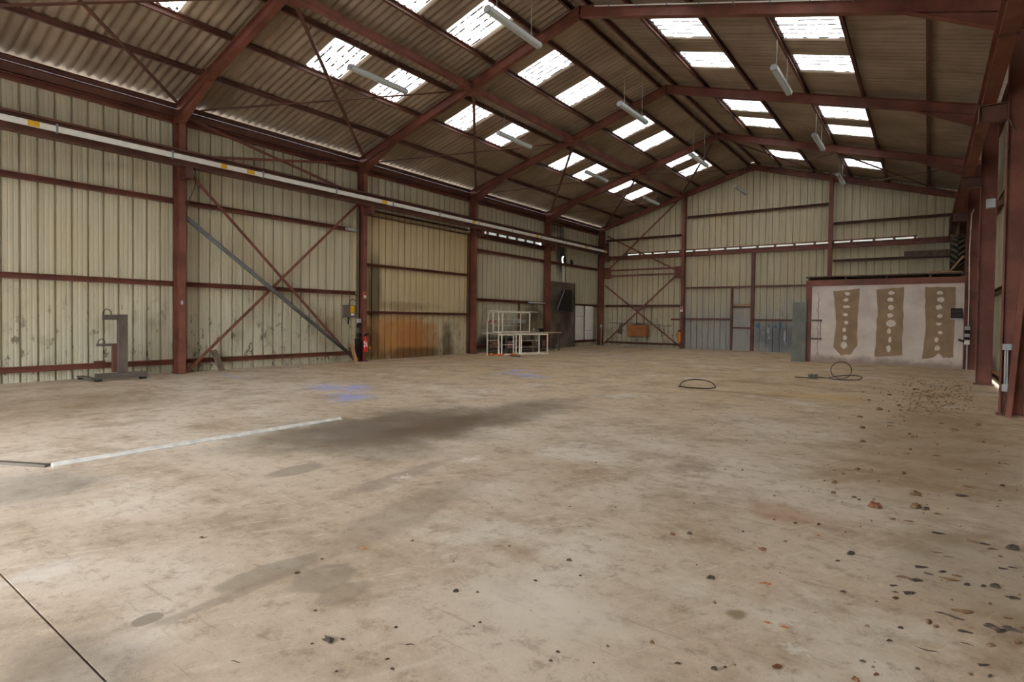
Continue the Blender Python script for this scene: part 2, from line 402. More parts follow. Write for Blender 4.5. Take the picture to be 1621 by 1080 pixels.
# ------------------------------------------------------------------ portal frames
ORD = {0: 'above the camera', 1: 'first one in view on the left', 2: 'second in view, beside the fire extinguisher', 3: 'third, right of the rusty sliding door',
       4: 'fourth in view, beside the white partition wall', 5: 'last one, framing the far gable'}
FR = {}
for i in range(0, 6):
    Y = BAY*i
    f = thing('portal_frame', 'oxide red steel portal frame, '+ORD[i], 'steel frame', (XM, Y, 0), 'portal frames'); FR[i] = f
    for sd in (0, 1):
        x = lambda d: (d if sd == 0 else W-d)
        xi, xo = x(0), x(-.33)
        top = zbot(-.33)+.05
        obj('column', MB().ibeam((x(-.165), Y, .0), (x(-.165), Y, top), .33, .165, .018, .012, up=(1, 0, 0)), M['red'], f)
        obj('base_plate', MB().box(min(xi, xo)-.04, max(xi, xo)+.04, Y-.13, Y+.13, 0, .025), M['redb'], f)
        # rafter
        p = Vector((x(-.33), Y, zbot(x(-.33))+RD/2/COS)); q = Vector((XM, Y, zbot(XM)+RD/2/COS))
        obj('rafter', MB().ibeam(p, q, RD, .15, .016, .011), M['red'], f)
        if i < 5:
            h0 = Vector((x(0), Y, 6.60)); h1 = Vector((x(1.45), Y, zbot(1.45)))
            hb = MB().prism([(x(0), Y-.006, 6.62), (x(1.45), Y-.006, zbot(1.45)), (x(0), Y-.006, zbot(0)+.02)], (0, .012, 0))
            hb.bar(h0, h1, .15, .018)
            obj('haunch', hb, M['red'], f)
            obj('stiffener', MB().box(min(x(0), x(-.32)), max(x(0), x(-.32)), Y-.075, Y+.075, 6.58, 6.60), M['redb'], f)
        # bracket carrying the crane beam
        xb = x(.37)
        br = MB().ibeam((xi, Y, 5.235), (xb, Y, 5.235), .285, .15, .018, .014)
        br.box(min(xb, x(.385)), max(xb, x(.385)), Y-.09, Y+.09, 5.09, 5.38)
        obj('crane_bracket', br, M['redb'], f)
    obj('apex_plate', MB().box(XM-.012, XM+.012, Y-.075, Y+.075, zbot(XM)-.06, zbot(XM)+RD+.02), M['redb'], f)

# ------------------------------------------------------------------ roof slopes: sheets, rooflights, purlins
NW = 5
def roof_mesh(x0, x1, lift):
    """one corrugated sheet, unit width in y, following the slope from x0 to x1"""
    mb = MB(); n = NW*8
    for k in range(n+1):
        t = k/n; dz = .031*math.cos(2*math.pi*NW*t)
        for xx in (x0, x1): mb.v.append((xx-x0, t, zroof(xx)+dz-zroof(x0)+(lift if xx == x0 else 0)))
    mb.f = [(2*k, 2*k+1, 2*k+3, 2*k+2) for k in range(n)]
    return mb
def columns_of(marks, y0, y1, w=1.05):
    """sheet boundaries along the roof: the rooflight edges are kept, the rest is filled evenly"""
    out = []; cur = y0
    for a, b in marks+[(y1, None)]:
        n = max(1, round((a-cur)/w))
        if a-cur > .05:
            for k in range(n): out.append((cur+(a-cur)*k/n, cur+(a-cur)*(k+1)/n, False))
        if b is not None: out.append((a, b, True)); cur = b
    return out
LMARK = [(-4.6, -3.55), (-2.5, -1.45), (1.6, 2.65), (3.75, 4.8), (7.92, 8.97), (10.0, 11.05), (13.18, 14.23), (15.36, 16.38), (19.65, 20.63), (21.71, 22.74), (25.33, 25.95), (27.05, 28.1)]  # first two are out of view, added to brighten the near floor
RMARK = [(-4.6, -3.55), (-2.5, -1.45), (1.6, 2.65), (3.75, 4.8), (7.9, 8.95), (10.0, 11.1), (13.2, 14.36), (15.4, 16.55), (19.72, 20.93), (21.78, 22.98), (26.9, 28.3)]  # first two likewise added out of view for light on the near floor
LROW = [-.78, 1.10, 2.60, 4.06, 5.62, 7.12, 8.28]; LSKY = (2, 4)
RROW = [W+.78, 15.73, 14.24, 12.79, 11.28, 9.77, 8.60]; RSKY = (2, 4)
for side, rows, sky, marks in (('L', LROW, LSKY, LMARK), ('R', RROW, RSKY, RMARK)):
    ceil = link('ceiling', None, None, Vector((XM, 12, 9.8))*S); struct(ceil, 'corrugated roof slope on the %s, fibre cement sheets on steel purlins' % ('left' if side == 'L' else 'right'))
    cols = columns_of(marks, -6.3, 30.5)
    for r in range(6):
        a, b = rows[r], rows[r+1]; d = 1 if b > a else -1
        a2 = a-d*(.09 if r else 0); lift = .012 if r else 0
        mb = roof_mesh(a2, b, lift)
        me = mesh_of('roof_sheet', mb, (0,0,0), M['roof'], True); ms = mesh_of('rooflight', mb, (0,0,0), M['sky'], True)
        for y0, y1, isky in cols:
            lit = isky and r in sky and not (side == 'R' and r == 2 and False)
            if y0 > 27 and lit and side == 'L' : lit = True
            if y1 < -3.2: pass
            off = R.uniform(-.004, .004)
            o = link('rooflight' if lit else 'roof_sheet', ms if lit else me, ceil, Vector((a2, y0-.02, zroof(a2)+off))*S)
            o.scale = (1, y1-y0+.04, 1)
            if lit: lab(o, 'translucent white rooflight sheet, grimy along the corrugations')
    for k, xx in enumerate(rows[:]):
        if k == 0: xx = -.40 if side == 'L' else W+.40
        if k == 6: xx = 8.20 if side == 'L' else 8.68
        zz = zpur(xx)+.07-(.055 if k == 0 else 0)
        obj('purlin', MB().channel((xx-.035, -6.2, zz), (xx-.035, 30.4, zz), .14, .07, .012), M['redb'], ceil)
    # ridge cover
    e = -1 if side == 'L' else 1
    rc = MB()
    for k in range(110):
        ya = -6.3+k*.336; yb = ya+.336
        rc.prism([(XM, ya, 9.885), (XM+e*.46, ya, 9.885-SL*.46-.03+.02*(k % 2)), (XM+e*.46, yb, 9.885-SL*.46-.03+.02*(k % 2)), (XM, yb, 9.885)], (0, 0, .01))
    obj('ridge_cover', rc, M['roof'], ceil)
    # eaves beam under the sheets
    xe = -.36 if side == 'L' else W+.36
    eb = MB().ibeam((xe, -6.2, 6.90), (xe, 30.3, 6.90), .2, .12, .016, .012)
    obj('eaves_beam', eb, M['redb'], ceil)

# ------------------------------------------------------------------ wall sheeting
PIT = 0.318
def rib_profile(n=3):
    pts = []
    for k in range(n):
        b = k*PIT
        pts += [(b, 0), (b+.06, 0), (b+.07, .008), (b+.085, .008), (b+.095, 0), (b+.155, 0), (b+.165, .008), (b+.18, .008), (b+.19, 0), (b+.248, 0), (b+.262, .06), (b+.294, .06), (b+.308, 0)]
    return pts+[(n*PIT, 0)]
PROF = rib_profile()
def cover(parent, axis, plane, phase, lo, hi, zlo, zhi, mat, out=1, name='cladding_sheet'):
    """cover a stretch of wall with sheets on a common rib phase"""
    s = phase+3*PIT*math.floor((lo-phase)/(3*PIT))
    while s < hi-1e-4:
        if min(hi, s+3*PIT)-max(lo, s) > .0005: sheet(parent, axis, plane, s, zlo, zhi, mat, out, 3, name, lo, hi)
        s += 3*PIT
def sheet(parent, axis, plane, s0, zlo, zhi, mat, out=1, n=3, name='cladding_sheet', lo=-99, hi=99):
    """one trapezoidal sheet; axis 'y' = side wall at x=plane, 'x' = gable at y=plane; zhi may be a function;
    the sheet is trimmed to the stretch lo..hi along the wall"""
    mb = MB(); pr = []
    for (a, da), (b, db) in zip(PROF[:-1], PROF[1:]):
        if s0+b <= lo or s0+a >= hi: continue
        cut = lambda q: da+(db-da)*(q-a)/(b-a)
        p0 = (a, da) if s0+a >= lo else (lo-s0, cut(lo-s0)); p1 = (b, db) if s0+b <= hi else (hi-s0, cut(hi-s0))
        if not pr: pr.append(p0)
        pr.append(p1)
    if len(pr) < 2: return None
    for s, d in pr:
        zt = zhi(s0+s) if callable(zhi) else zhi
        for z in (zlo, zt):
            mb.v.append((plane+out*d, s0+s, z) if axis == 'y' else (s0+s, plane+out*d, z))
    mb.f = [(2*k, 2*k+1, 2*k+3, 2*k+2) for k in range(len(pr)-1)]
    return obj(name, mb, mat, parent)
XL = -.45; XR = W+.45; YB = 30.36
wl = link('wall_left', None, None, Vector((XL, 12, 0))*S); struct(wl, 'left wall of beige ribbed metal sheets on red rails')
wr = link('wall_right', None, None, Vector((XR, 12, 0))*S); struct(wr, 'right wall of beige ribbed metal sheets on red rails')
wb = link('wall_back', None, None, Vector((XM, YB, 0))*S); struct(wb, 'far gable wall of beige ribbed metal sheets')
PH = 5.653-.279
cover(wl, 'y', XL, PH, -6.2, 12.0, .0, 6.98, M['clad'], -1)
cover(wl, 'y', XL, PH, 12.0, 18.0, 5.2, 6.98, M['clad'], -1)
cover(wl, 'y', XL, PH, 18.0, 24.0, .0, 5.37, M['clad'], -1)
cover(wl, 'y', XL, PH, 18.0, 24.0, 5.50, 6.98, M['clad'], -1)
cover(wl, 'y', XL, PH, 24.0, 25.74, .0, 6.98, M['clad'], -1); cover(wl, 'y', XL, PH, 26.16, 30.4, .0, 6.98, M['clad'], -1)
cover(wl, 'y', XL, PH, 25.74, 26.16, .0, 4.61, M['clad'], -1); cover(wl, 'y', XL, PH, 25.74, 26.16, 5.03, 6.98, M['clad'], -1)
cover(wr, 'y', XR, PH, -6.2, 30.4, .03, 6.98, M['clad'], 1)
for i in range(-1, 5):
    a, b = 6*i+.012, 6*i+6-.012
    if i == -1: a = -6.2
    for z in (.30, 2.385, 4.58, 6.70):
        if not (i == 2 and z < 6) and not (i in (3,) and z > 5.5 and z < 6): 
            obj('wall_rail', MB().channel((XL+.01, a, z), (XL+.01, b, z), .13, .13, .016, flip=1), M['red'], wl)
        if i >= 0:
            o = obj('wall_rail', MB().channel((XR-.01, a, z), (XR-.01, b, z), .13, .13, .016, flip=-1), M['redb'], wr)
obj('door_header', MB().channel((XL+.03, 12.02, 5.28), (XL+.03, 17.98, 5.28), .22, .2, .016), M['redb'], wl)
obj('door_header', MB().channel((XL+.06, 18.02, 5.24), (XL+.06, 23.98, 5.24), .22, .16, .016), M['redb'], wl)
for k in range(8):
    yk = 18.55+k*.76
    obj('gap_clip', MB().box(XL-.02, XL+.06, yk-.05, yk+.05, 5.33, 5.56), M['redb'], wl)
obj('wall_post', MB().channel((XL+.02, 21.78, 0), (XL+.02, 21.78, 2.4), .1, .1, .014, up=(1, 0, 0)), M['redb'], wl)
# soot-black panel edge strip low on the wall behind the bench
# gable sheets
PG = 12.549-.279
ztop = lambda q: zroof(q)+.02
cover(wb, 'x', YB, PG, -.46, 1.3, .0, ztop, M['cladb']); cover(wb, 'x', YB, PG, 15.4, W+.46, .0, ztop, M['cladb'])
cover(wb, 'x', YB, PG, 1.3, 15.4, 5.46, ztop, M['cladb'])
cover(wb, 'x', YB, PG, 1.3, 4.95, .0, 5.36, M['cladb']); cover(wb, 'x', YB, PG, 11.95, 15.4, .0, 5.36, M['cladb'])
GX1, GX2 = 4.897, 12.025
for gx in (GX1, GX2):
    obj('gable_column', MB().ibeam((gx, 30.0, 0), (gx, 30.0, zbot(gx)+.1), .24, .17, .018, .012, up=(0, 1, 0)), M['red'], wb)
def grail(x0, x1, z, h=.12, d=.12, mat='redb', y=30.33, name='wall_rail'):
    return obj(name, MB().channel((x0, y, z), (x1, y, z), h, d, .016, flip=1), M[mat], wb)
for z in (.2, 2.39, 6.33): grail(.0, GX1-.085, z)
grail(GX1+.085, GX2-.085, 7.28)
for z in (6.31, 4.52): grail(GX2+.085, W, z)
grail(GX2+.085, W, 2.39)
obj('gable_beam', MB().ibeam((0, 30.19, 5.24), (W, 30.19, 5.24), .24, .15, .018, .014), M['red'], wb)
obj('top_rail', MB().box(1.2, 15.4, 30.27, 30.35, 5.465, 5.52), M['red'], wb)
k = 1.35
while k < 15.4:
    obj('gap_clip', MB().box(k-.05, k+.05, 30.26, 30.38, 5.33, 5.5), M['redb'], wb); k += R.choice((.78, .84, .9))
for z in (4.51, 4.185): obj('strut', MB().bar((.02, 30.12, z), (GX1-.08, 30.12, z), .09, .09), M['red'], wb)
for (xx, zz) in ((.2, 4.35), (GX1-.3, 4.25)): obj('gusset_plate', MB().box(xx-.19, xx+.25, 30.06, 30.075, zz-.33, zz+.33), M['red'], wb)
obj('gap_dimmer', MB().box(1.0, 15.8, 30.72, 30.73, 5.1, 5.95), M['gapdim'], wb)  # unseen plates added outside to dim the daylight showing in the gaps
obj('gap_dimmer', MB().box(XL-.30, XL-.29, 17.9, 24.1, 5.1, 5.9), M['gapdim'], wl)
obj('hanging_plank', MB().box(14.94, 16.56, 29.98, 30.03, 4.5, 4.78), M['woodd'], wb)

# ------------------------------------------------------------------ unseen front end, its doorway added and sized to let daylight in
wf = MB()
wf.box(-.5, 4.8, -6.25, -6.15, 0, 7.0); wf.box(12.6, W+.5, -6.25, -6.15, 0, 7.0); wf.box(4.8, 12.6, -6.25, -6.15, 4.4, 7.0)
wf.prism([(-.5, -6.25, 7.0), (W+.5, -6.25, 7.0), (XM, -6.25, 9.75)], (0, .1, 0))
o = obj('wall_front', wf, M['cladb']); struct(o, 'near gable wall around an unseen wide doorway added for daylight')

# ------------------------------------------------------------------ doors
d1 = link('door_1', None, None, Vector((-.36, 15.1, 0))*S); struct(d1, 'rust-stained beige sliding door in the left wall')
cover(d1, 'y', -.36, 12.588-.279, 11.86, 18.14, .0, 5.34, M['cladd'], -1, 'door_sheet')
for z in (1.72, 3.42): obj('door_rail', MB().channel((-.35, 12.1, z), (-.35, 17.88, z), .1, .1, .014), M['red'], d1)
obj('door_stile', MB().box(-.35, -.25, 17.80, 17.88, .02, 5.2), M['redb'], d1)

d2 = link('door_2', None, None, Vector((6.7, 30.24, 0))*S); struct(d2, 'left leaf of the big gable sliding door, with a wicket door')
cover(d2, 'x', 30.26, 5.02, 4.8, 7.52, .0, 5.37, M['cladg'], 1, 'door_sheet'); cover(d2, 'x', 30.26, 5.02, 7.5, 8.56, 2.28, 5.37, M['cladg'], 1, 'door_sheet')
for z, a, b in ((3.37, 5.0, 8.45), (1.66, 5.0, 7.45)): obj('door_rail', MB().bar((a, 30.19, z), (b, 30.19, z), .08, .09), M['redb'], d2)
obj('door_stile', MB().box(8.44, 8.60, 30.1, 30.24, .02, 5.14), M['redb'], d2)
obj('door_stile', MB().box(7.42, 7.53, 30.12, 30.24, .02, 3.4), M['redb'], d2)
wk = obj('wicket_door', MB().box(7.5, 8.5, 30.235, 30.255, .0, 2.32), M['cladg'], d2)
obj('wicket_rail', MB().box(7.53, 8.44, 30.15, 30.225, 2.26, 2.36), M['redb'], wk)
obj('wicket_rail', MB().box(7.55, 8.42, 30.17, 30.225, 1.16, 1.26), M['redb'], wk)
obj('lock_plate', MB().box(7.6, 7.66, 30.2, 30.225, 1.62, 1.72), M['greyp'], wk)
obj('lintel_strip', MB().box(7.55, 8.42, 30.12, 30.16, 2.40, 2.47), M['wood'], wk)
d3 = link('door_3', None, None, Vector((10.3, 30.24, 0))*S); struct(d3, 'right leaf of the big gable sliding door, blue spray strokes near the floor')
cover(d3, 'x', 30.26, 8.60, 8.5, 12.1, .0, 5.37, M['cladg'], 1, 'door_sheet')
for z in (3.37, 1.64): obj('door_rail', MB().bar((8.6, 30.19, z), (11.93, 30.19, z), .08, .09), M['redb'], d3)

# ------------------------------------------------------------------ tie beams and roof bracing
for i, nm in ((0, 'above the camera'), (1, 'nearest in view'), (2, 'second in view'), (3, 'third in view'), (4, 'next to the far gable')):
    a, b = 6*i+.08, 6*i+6-.08; x = 4.78; z = zbot(x)+.12
    t = thing('tie_beam', 'pinkish steel tie beam between rafters of the left slope, '+nm, 'beam', (x, a, z-.09), 'roof tie beams')
    obj('beam', MB().bar((x, a, z), (x, b, z), .15, .17), M['tie'], t)
    for e in (a, b):
        s = 1 if e == a else -1
        obj('end_gusset', MB().prism([(x-.24, e, z-.1), (x+.1, e, z-.1), (x+.1, e+s*.42, z-.1), (x-.1, e+s*.42, z-.1), (x-.3, e+s*.2, z-.1)], (0, 0, .014)), M['tie'], t)
def brace(name, label, bars, mat='redb', w=.09, t=.02, group='roof braces', up=(0, 0, 1)):
    p0 = bars[0][0]
    o = thing(name, label, 'brace', ((bars[0][0][0]+bars[0][1][0])/2, (bars[0][0][1]+bars[0][1][1])/2, min(min(p[2], q[2]) for p, q in bars)), group)
    for n, (p, q) in enumerate(bars):
        d = Vector((0, 0, -.03*n)) if up == (0, 0, 1) else Vector(up)*(.03*n)
        obj('brace_bar', MB().bar(Vector(p)+d, Vector(q)+d, w, t, up), M[mat], o)
    return o
zr = lambda x: zbot(x)+.10
for i, nm in ((0, 'in the bay nearest the camera'), (1, 'in the second bay, above the grey leaning pipe'), (2, 'in the third bay, above the rusty sliding door'), (3, 'in the fourth bay, above the workbench'), (4, 'in the last bay on the left by the gable')):
    a, b = 6*i+.12, 6*i+5.88
    brace('roof_brace', 'crossed roof braces, left slope, '+nm, [((4.55, a+.25, zr(4.55)), (.05, b, zr(.05))), ((.1, a+.3, zr(.1)), (4.6, b, zr(4.6)))])
def zc(x): return zbot(x)+.08
brace('roof_brace', 'crossed thin roof braces just left of the ridge next to the far gable', [((4.9, 24.3, zc(4.9)), (8.2, 29.8, zc(8.2))), ((8.1, 24.3, zc(8.1)), (4.7, 29.8, zc(4.7)))])
brace('roof_brace', 'crossed thin roof braces just right of the ridge next to the far gable', [((9.2, 29.9, zc(9.2)), (12.7, 24.6, zc(12.7))), ((8.9, 24.3, zc(8.9)), (12.6, 29.8, zc(12.6)))])
brace('roof_brace', 'crossed thin steel roof braces on the right slope above the white partition', [((13.0, 24.5, zc(13.0)), (16.6, 29.8, zc(16.6))), ((13.1, 29.9, zc(13.1)), (16.6, 24.4, zc(16.6)))])
XBR = -.23
brace('cross_brace', 'large crossed steel wall braces behind the leaning grey pipe', [((XBR, 6.02, 5.62), (XBR, 11.72, .06)), ((XBR, 6.2, .04), (XBR, 11.98, 5.62))], 'red', .075, .03, 'wall braces', (1, 0, 0))
brace('cross_brace', 'small flat crossed wall braces above the crane beam on the left wall', [((XBR, 6.01, 6.86), (XBR, 11.98, 5.76)), ((XBR, 6.01, 5.76), (XBR, 11.98, 6.90))], 'red', .07, .03, 'wall braces', (1, 0, 0))
YBR = 30.03
brace('cross_brace', 'lower crossed steel braces on the far gable, around the hanging brown box', [((.12, YBR, 3.6), (4.75, YBR, .12)), ((.08, YBR, .1), (4.75, YBR, 4.3))], 'red', .085, .03, 'wall braces', (0, -1, 0))
brace('cross_brace', 'upper crossed steel braces on the far gable, left of the gable column', [((.2, YBR, 6.57), (4.7, YBR, 4.26)), ((.15, YBR, 4.4), (4.5, YBR, 8.2))], 'red', .085, .03, 'wall braces', (0, -1, 0))

# ------------------------------------------------------------------ crane runway beams
for sd in (0, 1):
    xc = .25 if sd == 0 else W-.25
    t = thing('crane_beam', 'long red-brown crane runway beam along the %s wall' % ('left' if sd == 0 else 'right'), 'beam', (xc, 12, 5.38), 'crane runway beams')
    obj('beam', MB().ibeam((xc, -6, 5.58), (xc, 29.9, 5.58), .40, .2, .02, .014), M['redb'] if sd == 0 else M['red'], t)
    obj('track', MB().box(xc-.04, xc+.04, -6, 29.9, 5.78, 5.82), M['redb'], t)
    for i in range(0, 5):
        for yy in (6*i+3.0,):
            obj('splice_plate', MB().box(xc-.11, xc+.11, yy-.05, yy+.05, 5.375, 5.385), M['redb'], t)
    s = 1 if sd == 0 else -1
    obj('end_stop', MB().box(min(xc+s*.0, xc+s*.12), max(xc, xc+s*.12), 29.6, 29.9, 5.3, 6.1), M['redb'], t)
# white conductor bar on the left runway
t = thing('conductor_bar', 'white power conductor bar with yellow stickers on the left crane beam', 'conductor', (.37, 12, 5.52))
cb = MB().box(.355, .40, -5.9, 29.6, 5.53, 5.655); cb.box(.40, .408, -5.9, 29.6, 5.56, 5.575); cb.box(.40, .408, -5.9, 29.6, 5.61, 5.625)
obj('bar', cb, M['white'], t)
for yy in (-.5, 1.2, 3.235, 5.59, 8.0, 10.5, 12.9, 15.3, 17.7, 20.1, 22.5, 24.9, 27.3): obj('hanger_clip', MB().box(.34, .415, yy-.02, yy+.02, 5.50, 5.70), M['galv'], t)
for yy, w in ((2.83, .2), (7.63, .22), (6.88, .16), (12.5, .22), (17.36, .2), (22.16, .2), (27.04, .25), (29.4, .25)): obj('sticker', MB().box(.409, .412, yy-w/2, yy+w/2, 5.535, 5.65), M['yellow'], t)

# ------------------------------------------------------------------ hanging fluorescent lights
def lamp(label, x, y, z):
    t = thing('fluorescent_light', label, 'light', (x, y, z), 'hanging fluorescent lights')
    h = .94
    obj('housing', MB().prism([(x-.075, y-h, z+.07), (x+.075, y-h, z+.07), (x+.05, y-h, z+.12), (x-.05, y-h, z+.12)], (0, 2*h, 0)), M['greyp'], t)
    obj('diffuser', MB().prism([(x-.085, y-h+.03, z+.07), (x-.07, y-h+.03, z+.012), (x-.045, y-h+.03, z-.01), (x+.045, y-h+.03, z-.01), (x+.07, y-h+.03, z+.012), (x+.085, y-h+.03, z+.07)], (0, 2*h-.06, 0)), M['lamp'], t)
    for e in (-1, 1):
        ye = y+e*(h-.015); obj('end_cap', MB().prism([(x-.09, ye-.02, z+.075), (x-.074, ye-.02, z+.008), (x-.048, ye-.02, z-.015), (x+.048, ye-.02, z-.015), (x+.074, ye-.02, z+.008), (x+.09, ye-.02, z+.075)], (0, .04, 0)), M['greyp'], t)
        yw = y+e*.62; obj('suspension_wire', MB().tube((x, yw, z+.115), (x, yw, zroof(x)-.03), .007, 5), M['wire'], t)
        obj('hook', MB().tube((x, yw, z+.11), (x, yw, z+.16), .02, 6), M['galv'], t)
NTH = ('nearest the camera', 'second from the camera', 'third from the camera', 'fourth, next to the far gable')
for k in range(4): lamp('white fluorescent light hanging in the left row, '+NTH[k], 4.245, 8.95+6*k, 7.66)
for k in range(4): lamp('white fluorescent light hanging in the ridge row, '+NTH[k], 8.67, 8.84+6*k, 7.65)
for k in range(3): lamp('white fluorescent light hanging in the right row, '+(NTH[0], NTH[1], 'third, next to the far gable')[k], 12.77, 14.6+6*k, 7.56)

# ------------------------------------------------------------------ things along the left wall
# heavy steel post stand
t = thing('steel_stand', 'dark grey steel post stand with two hooped arms against the left wall', 'stand', (.4, 4.45, 0))
obj('base_beam', MB().box(.45, .59, 3.9, 4.95, .05, .18), M['dark'], t)
obj('base_cross', MB().box(-.40, .56, 3.80, 3.93, .05, .08), M['dark'], t)
for yy in (3.95, 4.86): obj('foot', MB().box(.45, .59, yy-.06, yy+.06, 0, .05), M['black'], t)
obj('foot', MB().box(-.40, -.28, 3.82, 3.92, 0, .05), M['black'], t)
obj('post', MB().box(.36, .50, 4.37, 4.55, .18, 1.55), M['dark'], t)
obj('rear_post', MB().box(.24, .36, 4.30, 4.42, .18, .86), M['redb'], t)
a = obj('arm', MB().box(.34, .46, 4.08, 4.37, 1.42, 1.54), M['dark'], t)
obj('hoop', MB().path([(.38, 4.17+.085*math.cos(q), 1.54+.13*math.sin(q)) for q in [math.pi*k/10 for k in range(11)]], .014), M['dark'], a)
a = obj('arm', MB().box(.22, .34, 4.0, 4.30, .80, .86), M['dark'], t)
obj('hoop', MB().path([(.27, 4.09+.07*math.cos(q), .86+.11*math.sin(q)) for q in [math.pi*k/10 for k in range(11)]], .013), M['dark'], a)
o = obj('brick', MB().box(-.33, -.26, 4.12, 4.34, .365, .42), M['redb']); tag(o, 'flat reddish offcut lying on the lowest wall rail behind the steel stand', 'offcut')
o = obj('leaning_plank', MB().sweep([(-.075, -.02), (.075, -.02), (.075, .02), (-.075, .02)], (-.08, 7.08, .0), (-.27, 6.93, .58), (1, 0, 0)), M['woodd']); tag(o, 'short dark wooden plank leaning against the lowest wall rail', 'plank')
# long grey pipe leaning in the braced bay
t = thing('leaning_pipe', 'long grey steel pipe leaning diagonally along the left wall, orange cap', 'pipe', (-.05, 11.72, 0))
obj('tube', MB().tube((-.10, 6.07, 4.18), (-.06, 11.66, .105), .06, 14), M['pipe'], t, True)
pd = (Vector((-.06, 11.66, .105))-Vector((-.10, 6.07, 4.18))).normalized(); pe = Vector((-.06, 11.66, .105))
obj('end_cap', MB().tube(pe, pe+pd*.08, .068, 14), M['orange'], t, True)
o = obj('wooden_stake', MB().sweep([(-.035, -.05), (.035, -.05), (.035, .05), (-.035, .05)], (.16, 11.52, 0), (.05, 11.40, .62), (0, 1, 0)), M['wood']); tag(o, 'short pale wooden stake leaning at the foot of the grey pipe', 'stake')
# control box
t = thing('control_box', 'grey metal control box with a yellow label on the left wall', 'control box', (-.36, 11.59, 1.54))
obj('case', MB().box(-.44, -.28, 11.39, 11.80, 1.54, 1.96), M['dark'], t)
obj('label_plate', MB().box(-.28, -.275, 11.60, 11.78, 1.69, 1.94), M['yellow'], t)
obj('label_plate', MB().box(-.28, -.275, 11.62, 11.76, 1.60, 1.67), M['white'], t)
obj('handle', MB().bar((-.34, 11.58, 1.54), (-.30, 11.52, 1.30), .04, .03), M['black'], t)
obj('cable', MB().path([(-.38, 11.6, 1.96), (-.36, 11.62, 2.1), (-.34, 11.75, 2.18), (-.33, 11.86, 2.1)], .012), M['black'], t)
t = thing('emergency_light', 'small white emergency light on the third wall rail beside the steel column', 'light', (-.28, 11.62, 4.5))
obj('case', MB().box(-.33, -.22, 11.40, 11.84, 4.52, 4.62), M['greyp'], t); obj('lens', MB().box(-.22, -.21, 11.43, 11.81, 4.53, 4.61), M['lamp'], t)
t = thing('wall_conduit', 'grey vertical conduit with black switches beside the fire extinguisher column', 'conduit', (-.2, 11.86, 0))
obj('pipe', MB().tube((-.22, 11.87, .25), (-.22, 11.87, 5.3), .035, 8), M['dark'], t)
for z, m in ((1.42, 'greyp'), (1.24, 'black'), (1.08, 'dark'), (.92, 'black')): obj('switch', MB().box(-.2, -.08, 11.80, 11.91, z-.07, z+.07), M[m], t)
obj('black_case', MB().box(-.24, -.06, 11.76, 11.91, .2, .8), M['black'], t)
# fire extinguisher on the second column
t = thing('fire_extinguisher', 'red fire extinguisher hanging on the second left column', 'fire extinguisher', (.13, 11.9, .34))
cx, cy = .13, 11.93
obj('cylinder', MB().lathe([(.0, .34), (.075, .34), (.085, .37), (.085, .78), (.07, .83), (.03, .87), (.03, .9)], (cx, cy, 0), 'z', 18), M['fext'], t, True)
obj('label_print', MB().add([(cx+.087*math.cos(a), cy+.087*math.sin(a), z) for a in [-1.5+.25*k for k in range(8)] for z in (.5, .72)], [(2*k, 2*k+2, 2*k+3, 2*k+1) for k in range(7)]), None, t)
obj('valve', MB().box(cx-.03, cx+.05, cy-.03, cy+.03, .89, .95), M['black'], t)
obj('lever', MB().bar((cx, cy-.02, .96), (cx+.02, cy+.12, 1.0), .03, .015), M['black'], t)
obj('hose', MB().path([(cx, cy+.04, .93), (cx, cy+.13, .97), (cx, cy+.2, .9), (cx, cy+.22, .75), (cx, cy+.19, .6), (cx, cy+.15, .52)], .014), M['black'], t)
obj('nozzle', MB().tube((cx, cy+.16, .54), (cx+.02, cy+.2, .44), .014, 8, .03), M['yellow'], t)
def fx_label():
    m = NT('extinguisher_print', .4, 0, .4); nz = m.noise(26, 2, stretch=(1, 1, 1.6))
    return m.out(m.mix(m.rng(nz, .5, .53), lin(196, 40, 36), lin(232, 220, 214)))
M['fxlab'] = fx_label(); [c for c in t.children if c.name.startswith('label_print')][0].data.materials.clear(); [c for c in t.children if c.name.startswith('label_print')][0].data.materials.append(M['fxlab'])
t = thing('safety_sign', 'small red and white safety sign on the second left column', 'sign', (.01, 11.99, 2.2))
obj('plate', MB().box(.002, .010, 11.935, 12.055, 2.2, 2.43), M['white'], t); obj('pictogram', MB().box(.010, .013, 11.945, 12.045, 2.31, 2.42), M['fext'], t); obj('caption', MB().box(.010, .013, 11.945, 12.045, 2.21, 2.25), M['yellow'], t)
# small clips / hanging cables on the first column
o = obj('hanging_cable', MB().path([(.30, 6.18, 5.40), (.27, 6.22, 5.15), (.18, 6.2, 4.85), (.08, 6.1, 4.55), (.03, 6.08, 4.2)], .012), M['cable']); tag(o, 'thin cable hanging from the crane bracket of the first left column', 'cable')
o = obj('column_clamp', MB().box(.0, .03, 5.95, 6.0, 1.83, 1.93), M['greyp']); tag(o, 'small grey clip on the first left column', 'clip')

